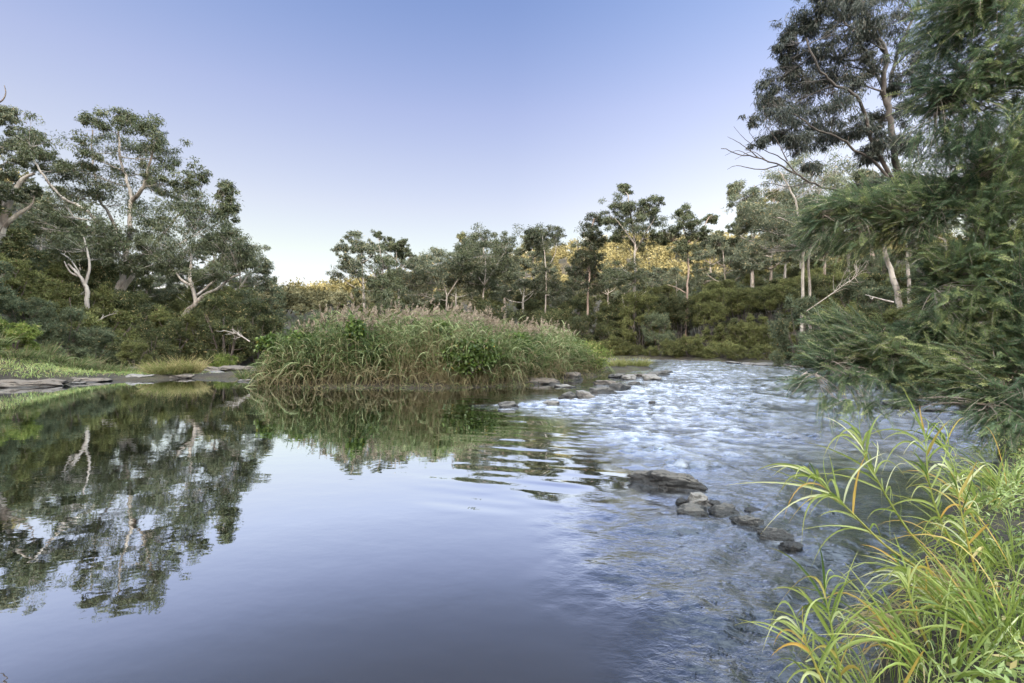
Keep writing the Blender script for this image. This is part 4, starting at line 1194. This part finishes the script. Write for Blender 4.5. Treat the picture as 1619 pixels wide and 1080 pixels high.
# ---------------------------------------------------------------- the wattle hanging over the right of the river
rw = np.random.default_rng(801)
WC = [(1570, 30, 90, 60, 9, 1), (1500, 50, 50, 60, 9.5, .9), (1600, 130, 70, 70, 8.3, 1), (1515, 130, 60, 50, 9.2, .9), (1468, 165, 38, 28, 9.5, .6), (1585, 235, 80, 60, 8.4, 1), (1500, 225, 60, 36, 9.2, .9),
      (1540, 310, 80, 50, 8.8, 1), (1605, 330, 55, 70, 7.8, 1), (1475, 300, 55, 28, 9.4, .7), (1300, 338, 42, 26, 9, .8), (1350, 320, 50, 32, 9, .9), (1400, 325, 50, 40, 9, .9), (1290, 375, 30, 20, 9, .6),
      (1340, 388, 38, 22, 9, .7), (1392, 378, 34, 20, 9.2, .7), (1445, 365, 40, 45, 9, .9), (1440, 290, 35, 26, 9.4, .6), (1510, 400, 60, 45, 8.5, 1), (1585, 420, 70, 60, 7.8, 1), (1480, 460, 40, 34, 8.8, .9),
      (1550, 495, 75, 50, 7.7, 1), (1605, 560, 55, 60, 7.2, 1), (1310, 505, 36, 24, 9, .8), (1350, 535, 55, 36, 8.6, 1), (1300, 560, 40, 28, 8.6, .8), (1262, 605, 24, 13, 8.3, .4), (1400, 560, 55, 40, 8.3, 1),
      (1345, 605, 50, 20, 8, .7), (1320, 648, 24, 9, 7.7, .3), (1372, 652, 28, 10, 7.6, .35), (1440, 595, 55, 36, 8, 1), (1500, 575, 65, 45, 7.6, 1), (1475, 520, 50, 36, 8.4, 1), (1540, 615, 60, 36, 7.2, 1),
      (1600, 650, 45, 36, 6.8, .9), (1570, 672, 45, 18, 6.6, .6), (1425, 632, 30, 12, 7.6, .4), (1640, 60, 60, 80, 8, .8), (1650, 250, 50, 90, 7.6, .8), (1650, 450, 50, 90, 7.2, .8), (1540, -30, 80, 40, 9, .8), (1730, 120, 70, 90, 9.4, .5), (1740, 330, 70, 90, 9.4, .5), (1740, 540, 70, 70, 9.2, .5), (1840, 240, 60, 80, 9.8, .4), (1840, 440, 60, 80, 9.8, .4), (1680, -80, 80, 60, 9.4, .5)]
tx, ty = 11.6, 9.6
tb = np.array([tx, ty, lz(tx, ty)])
wood, fr_ = Geo(), Geo()
tr_ = spline([tb - np.array([0, 0, .2]), tb + np.array([-.1, 0, 2.2]), tb + np.array([-.4, -.1, 4.6]), tb + np.array([-.9, -.2, 7.5]), tb + np.array([-1.5, -.3, 9.5])], 30)
tube(wood, tr_, np.linspace(.2, .05, 30), 9, rough=.05)
main = [tr_]
for e, z0 in [((1262, 600, 8.3), 6), ((1300, 340, 9.0), 11), ((1460, 150, 9.4), 18), ((1480, 460, 8.6), 9), ((1560, 640, 6.9), 4), ((1500, 20, 9.3), 22)]:
    pe = P(*e)
    p0 = tr_[z0]
    b = spline([p0, p0 * .6 + pe * .4 + np.array([0, 0, .35]), p0 * .25 + pe * .75 + np.array([0, 0, .2]), pe], 16)
    tube(wood, b, np.linspace(.06, .008, 16), 6)
    main.append(b)
main = np.concatenate(main)
for (px, py, rx, ry, Y, mul) in WC:
    s = Y / F
    c = P(px, py, Y)
    rad = np.array([rx * s, max(rx, ry) * s * .9, ry * s])
    a = int(np.argmin(np.linalg.norm(main - c, axis=1) + .6 * np.maximum(c[0] - main[:, 0], 0)))
    p0 = main[a]
    tdir = unit(c - p0 + np.array([-.35, -.05, 0]))
    area = rx * ry * s * s * 3.14
    n = int(245 * mul * area ** .8) + 16
    pos = c + unit(rw.normal(size=(n, 3))) * (rw.uniform(0, 1, n) ** .4)[:, None] * rad - tdir * .25
    # twigs out to a third of the sprays
    for q in pos[:: 4]:
        mid = (p0 + q) / 2 + rw.normal(size=3) * .08 + np.array([0, 0, .08])
        t_ = np.linspace(0, 1, 6)[:, None]
        tube(wood, p0 * (1 - t_) ** 2 + 2 * mid * t_ * (1 - t_) + q * t_ ** 2, np.linspace(.013, .004, 6), 3)
    d = unit(tdir * 1.1 + np.array([-.5, -.15, .02]) + rw.normal(size=(n, 3)) * .52)
    Ls = rw.uniform(.3, .66, n)
    sag = rw.uniform(.0, .30, n)
    tone = rw.normal(size=n) * .16 + rw.normal() * .14
    blades(wood, pos, d, Ls, .006, sag, .5, 0, K=3, prof=.2)
    m_ = 58
    i = np.repeat(np.arange(n), m_)
    t_ = np.tile(np.linspace(.08, 1, m_), n) + rw.normal(size=n * m_) * .01
    sgn = np.tile(np.where(np.arange(m_) % 2, 1.0, -1.0), n)
    up = np.array([0, 0, 1.0]) + rw.normal(size=(n, 3)) * .45
    sd_ = unit(np.cross(d, up))
    p = pos[i] + d[i] * (Ls[i] * t_)[:, None] * (1 - .25 * t_ * sag[i])[:, None] - np.array([0, 0, 1.0]) * (sag[i] * Ls[i] * t_ ** 2)[:, None]
    ldir = d[i] * .75 + sd_[i] * (sgn * rw.uniform(.5, 1.05, len(i)))[:, None] + rw.normal(size=(len(i), 3)) * .18 - np.array([0, 0, .08])
    tipy = np.where(rw.uniform(0, 1, n) < .28, .5, 0)
    leaves(fr_, p, ldir, up[i], (.092 * (1.1 - .6 * np.abs(t_))) * rw.uniform(.7, 1.2, len(i)), rw.uniform(.007, .012, len(i)), np.clip(.42 + tone[i] + tipy[i] * t_ + rw.normal(size=len(i)) * .1, 0, 1))
t = thing("wattle_tree", tb, "feathery green wattle tree hanging over the water from the right bank", "tree")
wood.build("trunk", M["grey_bark"], t, tb, True)
fr_.build("crown", M["wattle"], t, tb)


# ---- dead wood
def dead_branch(Y, pts, label, w=4, seed=1, forks=7, bark="dead_bark"):
    r = np.random.default_rng(seed)
    g = Geo()
    q = spline([P(a, b, Y + (c_[0] if c_ else 0)) for a, b, *c_ in pts], 16)
    s = Y / F
    tube(g, q, np.linspace(w * s / 2, .3 * w * s / 2, 16), 6, rough=.08)
    ln = np.linalg.norm(q[-1] - q[0])
    for k in range(forks):
        i = r.integers(3, 15)
        d = unit(unit(q[i] - q[i - 1]) + r.normal(size=3) * .6)
        e = q[i] + d * ln * r.uniform(.15, .4)
        tube(g, spline([q[i], (q[i] + e) / 2 + r.normal(size=3) * .04 * ln, e], 7), np.linspace(.25 * w * s, .05 * w * s, 7), 4)
    c = q[0]
    o = bpy.data.objects.new("dead_branch", g.data("dead_branch", M[bark], c, True))
    COL.objects.link(o)
    o.location = [float(v) for v in c]
    return tag(o, label, "branch", "dead branches in the scrub")


dead_branch(25.5, [(1275, 492), (1310, 468), (1335, 450), (1352, 438), (1358, 425)], "grey dead branch tangle on the right bank left of the white double trunk", 1.3, 901, 26, "grey_bark")
dead_branch(27, [(1412, 478), (1392, 473), (1368, 466)], "pale broken log seen through the gap in the wattle", 3.5, 902, 2)
dead_branch(28, [(148, 512), (168, 500), (185, 495)], "pale dead branch lying in the left scrub above the reedy tufts", 2.5, 903, 4)
dead_branch(33, [(105, 482), (120, 470), (138, 458)], "bleached leaning branch below the twisted bone white gum", 3, 904, 3)
dead_branch(29, [(395, 540), (375, 528), (352, 522)], "grey twiggy dead branch beside the rock shelf's small bush", 2.5, 905, 14)
dead_branch(57, [(606, 480), (604, 430), (603, 405)], "bare dead top twigs above the leftmost middle grove tree", 2.5, 906, 12)
dead_branch(16, [(-18, 168), (2, 160), (9, 148), (7, 135)], "bare dark twig tip poking in at the upper left edge", 3, 907, 0, "dark_bark")

# ---------------------------------------------------------------- rocks
def put_rock(px, py, wpx, hfrac, dfrac, mat, label, group, seed, rz=0.0, sink=.35, tilt=(0, 0), sub=5):
    c = G(px, py)
    w = wpx / F * c[1] / 2
    hz = w * hfrac
    rock("rock", (c[0], c[1] + w * dfrac * .5, hz * (1 - 2 * sink) * .6), (w * 1.22, w * dfrac * 1.2, hz * 1.25), rz, M[mat], label, group, seed, tilt, sub)


RG = "stones across the riffle"
for i, (px, py, w, hf, df_, mt, lab, rz, sink, tilt) in enumerate([
    (803, 645, 36, .42, .7, "stone", "lone rounded dark stone nearest the still pool", .2, .4, (0, 0)),
    (874, 640, 34, .35, .8, "palestone", "half drowned pale stone behind the lone pool stone", .4, .6, (0, 0)),
    (899, 632, 32, .50, .7, "stone", "black wet stone leaning on its pale capped neighbour", .3, .35, (.1, 0)),
    (926, 630, 34, .52, .8, "palestone", "pale capped boulder beside the black wet stone", -.2, .4, (0, .1)),
    (954, 623, 38, .48, .8, "stone", "flat topped grey boulder in the middle of the stone line", .1, .35, (0, 0)),
    (981, 618, 34, .52, .7, "stone", "steep dark boulder next to the flat topped grey one", .5, .35, (0, .15)),
    (1003, 609, 17, .45, .8, "stone", "small dark stone standing apart behind the steep dark boulder", .0, .4, (0, 0)),
    (958, 609, 36, .30, .8, "slab", "low brown stone just behind the flat topped grey boulder", .1, .4, (0, 0)),
    (1028, 601, 28, .45, .8, "palestone", "rounded pale stone at the end of the islet", .1, .35, (0, 0)),
    (1043, 594, 28, .35, 1, "stone", "dark flat stone at the outermost tip of the islet", .3, .35, (0, 0)),
    (1012, 597, 24, .35, 1, "slab", "brown stone in front of the rush tussock", .3, .35, (0, 0)),
    (994, 600, 26, .35, 1, "palestone", "small pale stone below the rush tussock", .7, .35, (0, 0)),
    (1056, 589, 18, .3, 1, "stone", "last little dark stone past the islet tip", .0, .4, (0, 0)),
    (977, 597, 22, .4, 1, "stone", "dark stone between the olive bush and the rush tussock", .0, .35, (0, 0)),
    (905, 601, 40, .4, .8, "slab", "brown mossy stone against the foot of the reeds", .1, .3, (0, 0)),
    (893, 612, 34, .18, .9, "palestone", "thin pale flat stone awash below the mossy brown stone", .2, .5, (0, 0)),
    (1031, 638, 9, .6, .8, "stone", "tiny black stone alone in the riffle", .0, .4, (0, 0)),
    (850, 607, 60, .22, .6, "slab", "long low brown stone along the foot of the reeds", -.1, .3, (0, 0)),
    (1058, 770, 98, .31, .40, "stone", "long blocky stone, largest of the near stones", -.32, .30, (0, -.05)),
    (1106, 800, 42, .62, .8, "palestone", "pale lichen topped stone next to the long blocky stone", .5, .3, (.15, .1)),
    (1095, 815, 52, .40, .8, "stone", "glossy black stone in front of the pale lichen topped one", .1, .4, (0, 0)),
    (1132, 800, 24, .5, .8, "stone", "small black stone right of the pale lichen topped one", .2, .4, (0, 0)),
    (1152, 814, 48, .36, .7, "stone", "flat grey wet stone in the near stone line", .2, .34, (0, 0)),
    (1190, 808, 30, .16, .6, "stone", "thin dark stone barely breaking the surface", .1, .4, (0, 0)),
    (1188, 834, 42, .55, .7, "stone", "jagged dark stone near the end of the near stone line", -.5, .27, (0, -.15)),
    (1222, 852, 50, .40, .6, "stone", "low black wet stone past the jagged dark one in the near stone line", -.5, .32, (0, -.1)),
    (1098, 826, 22, .3, .8, "stone", "small awash stone at the foot of the glossy black one", .0, .42, (0, 0)),
    (1168, 823, 22, .4, .8, "stone", "small black stone between the flat grey wet stone and the jagged one", .4, .32, (0, 0)),
    (1206, 842, 24, .45, .8, "stone", "small broken stone between the jagged one and the low black one", -.2, .32, (0, 0)),
    (1250, 866, 36, .32, .6, "stone", "black stone half under the falling water, last of the near stone line", -.5, .36, (0, -.1)),
    (1082, 797, 22, .5, .8, "stone", "small dark stone wedged behind the pale lichen topped one", .4, .32, (0, 0)),
    (1440, 645, 46, .35, .6, "palestone", "pale layered stone in the shade under the wattle", .1, .35, (0, 0)),
    (1488, 652, 30, .25, .8, "stone", "dark stone right of the pale layered one under the wattle", .1, .35, (0, 0)),
    (1414, 640, 26, .3, .8, "stone", "small dark stone left of the pale layered one under the wattle", .1, .35, (0, 0))]):
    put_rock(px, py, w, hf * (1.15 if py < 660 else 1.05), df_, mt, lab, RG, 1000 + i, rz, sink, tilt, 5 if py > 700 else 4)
SG = "slabs of the left bank"
for i, (px, py, w, hf, df_, mt, lab, rz, sink) in enumerate([
    (45, 611, 110, .16, .5, "slab", "long dark slab at the waterline by the left edge", .05, .35),
    (122, 604, 62, .20, .6, "slab", "dark ledge slab ending the left grassy bank", .05, .35),
    (118, 607, 27, .14, .6, "palestone", "small pale stone awash below the dark ledge slab", .05, .45),
    (211, 600, 52, .26, .6, "palestone", "whitest slab of the left bank, tilted to the pool", .0, .35),
    (180, 599, 30, .2, .8, "slab", "dark flat slab left of the whitest slab", .0, .4),
    (272, 598, 60, .16, .8, "slab", "dark slab below the big yellow green tussock", .05, .4),
    (304, 597, 36, .24, .8, "palestone", "pale wedge shaped slab in front of the tussock pair", .25, .38),
    (340, 595, 40, .28, .8, "palestone", "pale pointed slab left of the large brown slab", .2, .35),
    (372, 592, 80, .26, .6, "slab", "large brown slab at the reed end of the rock shelf", .0, .3),
    (387, 603, 24, .22, .6, "palestone", "small pale stone in the pool near the reeds", .0, .45),
    (330, 589, 80, .16, .7, "slab", "broad brown shelf slab behind the pale pointed one", .0, .3),
    (214, 590, 60, .26, .6, "slab", "brown stepped slab behind the whitest slab", .0, .3),
    (155, 598, 40, .22, .8, "slab", "dark slab between the ledge and the dark flat slab", .1, .35)]):
    put_rock(px, py, w, hf, df_, mt, lab, SG, 1100 + i, rz, sink)
rs = np.random.default_rng(1300)
for i in range(16):
    px = rs.uniform(5, 410)
    put_rock(px, float(np.interp(px, [0, 100, 150, 290, 410], [612, 605, 601, 597, 599])) + rs.uniform(-5, 2), rs.uniform(9, 22), rs.uniform(.25, .5), 1.0, ["slab", "stone"][i % 2], "small dark broken stone at the foot of the left bank", "small broken stones at the foot of the left bank", 1320 + i, rs.uniform(0, 3), .3, (0, 0), 3)
for i, (px, py, w) in enumerate([(1185, 577, 22), (1215, 578, 30), (1240, 580, 26), (1160, 575, 20), (1080, 572, 12), (1262, 582, 24)]):
    put_rock(px, py, w, .25, 1.0, "palestone", "small pale stone along the far waterline", "pale stones along the far waterline", 1200 + i, .1, .25, (0, 0), 3)

# ---------------------------------------------------------------- light, sky, camera
ZEN_FILL, WEST_FILL = (8.4, 6.2, 4.7), (11.0, 9.2, 7.9)  # multipliers for the sky out of view, raised to add fill light
EL, AZ = math.radians(8.0), math.radians(188.0)      # low sun behind the photographer
w = bpy.data.worlds.new("World")
scene.world = w
w.use_nodes = True
nt = w.node_tree
nt.nodes.clear()
sky = nt.nodes.new("ShaderNodeTexSky")
sky.sky_type = "NISHITA"
sky.sun_disc = False
sky.sun_elevation = EL
sky.sun_rotation = AZ
bg = nt.nodes.new("ShaderNodeBackground")
bg.inputs[1].default_value = 0.15
wo_ = nt.nodes.new("ShaderNodeOutputWorld")
# a clear evening: paler and less green low in the east than the model sky, boosted overhead and behind the camera as added fill light
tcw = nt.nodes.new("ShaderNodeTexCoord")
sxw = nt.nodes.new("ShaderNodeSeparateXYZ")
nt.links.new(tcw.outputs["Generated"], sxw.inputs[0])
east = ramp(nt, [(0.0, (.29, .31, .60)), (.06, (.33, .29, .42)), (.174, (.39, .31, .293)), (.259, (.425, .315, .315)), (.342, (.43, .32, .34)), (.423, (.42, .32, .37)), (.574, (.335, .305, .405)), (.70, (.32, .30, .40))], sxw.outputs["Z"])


def mrange(sock, a, b):
    n_ = nd(nt, "ShaderNodeMapRange", interpolation_type="SMOOTHSTEP")
    nt.links.new(sock, n_.inputs[0])
    n_.inputs[1].default_value, n_.inputs[2].default_value = a, b
    return n_.outputs[0]


def wmath(op, a, b):
    n_ = nd(nt, "ShaderNodeMath", operation=op)
    for k_, q_ in enumerate((a, b)):
        if isinstance(q_, (int, float)):
            n_.inputs[k_].default_value = q_
        else:
            nt.links.new(q_, n_.inputs[k_])
    return n_.outputs[0]


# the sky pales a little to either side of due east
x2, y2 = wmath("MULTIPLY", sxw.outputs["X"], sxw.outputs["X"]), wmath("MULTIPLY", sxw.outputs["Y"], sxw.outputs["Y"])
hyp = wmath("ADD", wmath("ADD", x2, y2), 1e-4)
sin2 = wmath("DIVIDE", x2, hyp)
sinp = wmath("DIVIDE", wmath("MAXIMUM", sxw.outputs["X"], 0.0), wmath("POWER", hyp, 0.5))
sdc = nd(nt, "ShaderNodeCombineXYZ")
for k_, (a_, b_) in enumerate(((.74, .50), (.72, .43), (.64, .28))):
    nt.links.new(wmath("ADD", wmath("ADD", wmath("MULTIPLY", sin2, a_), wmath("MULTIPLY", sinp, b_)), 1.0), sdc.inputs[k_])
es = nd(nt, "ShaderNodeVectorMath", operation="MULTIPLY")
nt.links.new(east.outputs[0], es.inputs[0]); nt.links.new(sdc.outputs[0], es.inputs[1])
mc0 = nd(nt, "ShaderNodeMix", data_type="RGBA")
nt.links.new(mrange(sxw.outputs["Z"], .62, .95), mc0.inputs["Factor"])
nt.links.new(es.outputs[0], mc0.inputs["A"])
mc0.inputs["B"].default_value = (*ZEN_FILL, 1)
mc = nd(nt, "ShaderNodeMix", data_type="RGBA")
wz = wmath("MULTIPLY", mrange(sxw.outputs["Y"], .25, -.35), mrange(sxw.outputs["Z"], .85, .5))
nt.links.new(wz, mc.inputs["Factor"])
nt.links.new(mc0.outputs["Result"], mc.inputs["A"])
mc.inputs["B"].default_value = (*WEST_FILL, 1)
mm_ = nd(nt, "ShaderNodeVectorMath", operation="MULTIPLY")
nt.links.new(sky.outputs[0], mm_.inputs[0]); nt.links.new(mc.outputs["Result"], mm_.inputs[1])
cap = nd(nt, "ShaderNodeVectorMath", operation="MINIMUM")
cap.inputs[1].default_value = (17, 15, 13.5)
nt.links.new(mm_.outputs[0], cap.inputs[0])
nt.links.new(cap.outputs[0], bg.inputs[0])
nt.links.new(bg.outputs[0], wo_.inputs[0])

sl = bpy.data.lights.new("sun", "SUN")
sl.energy = 3.6
sl.angle = math.radians(0.5)
sl.color = (1.0, 0.77, 0.43)
so = bpy.data.objects.new("sun", sl)
COL.objects.link(so)
from mathutils import Vector
sdir = Vector((math.sin(AZ) * math.cos(EL), math.cos(AZ) * math.cos(EL), math.sin(EL)))   # towards the sun
so.rotation_euler = sdir.to_track_quat("Z", "Y").to_euler()
so.location = (0, -50, 60)

cam = bpy.data.cameras.new("camera")
cam.sensor_width = 36
cam.lens = F / 1619 * 36
cam.clip_start = 0.05
cam.clip_end = 5000
co = bpy.data.objects.new("camera", cam)
COL.objects.link(co)
co.location = (0, 0, H)
co.rotation_euler = (math.radians(90), 0, 0)
scene.camera = co

scene.view_settings.view_transform = "Standard"
scene.view_settings.look = "None"
scene.view_settings.exposure = 2.3
scene.view_settings.gamma = 1
scene.render.engine = "CYCLES"
cy = scene.cycles
cy.max_bounces = 5
cy.diffuse_bounces = 3
cy.glossy_bounces = 3
cy.transmission_bounces = 3
cy.caustics_reflective = False
cy.caustics_refractive = False
cy.use_denoising = True
cy.denoising_prefilter = "ACCURATE"
cy.sample_clamp_indirect = 6.0
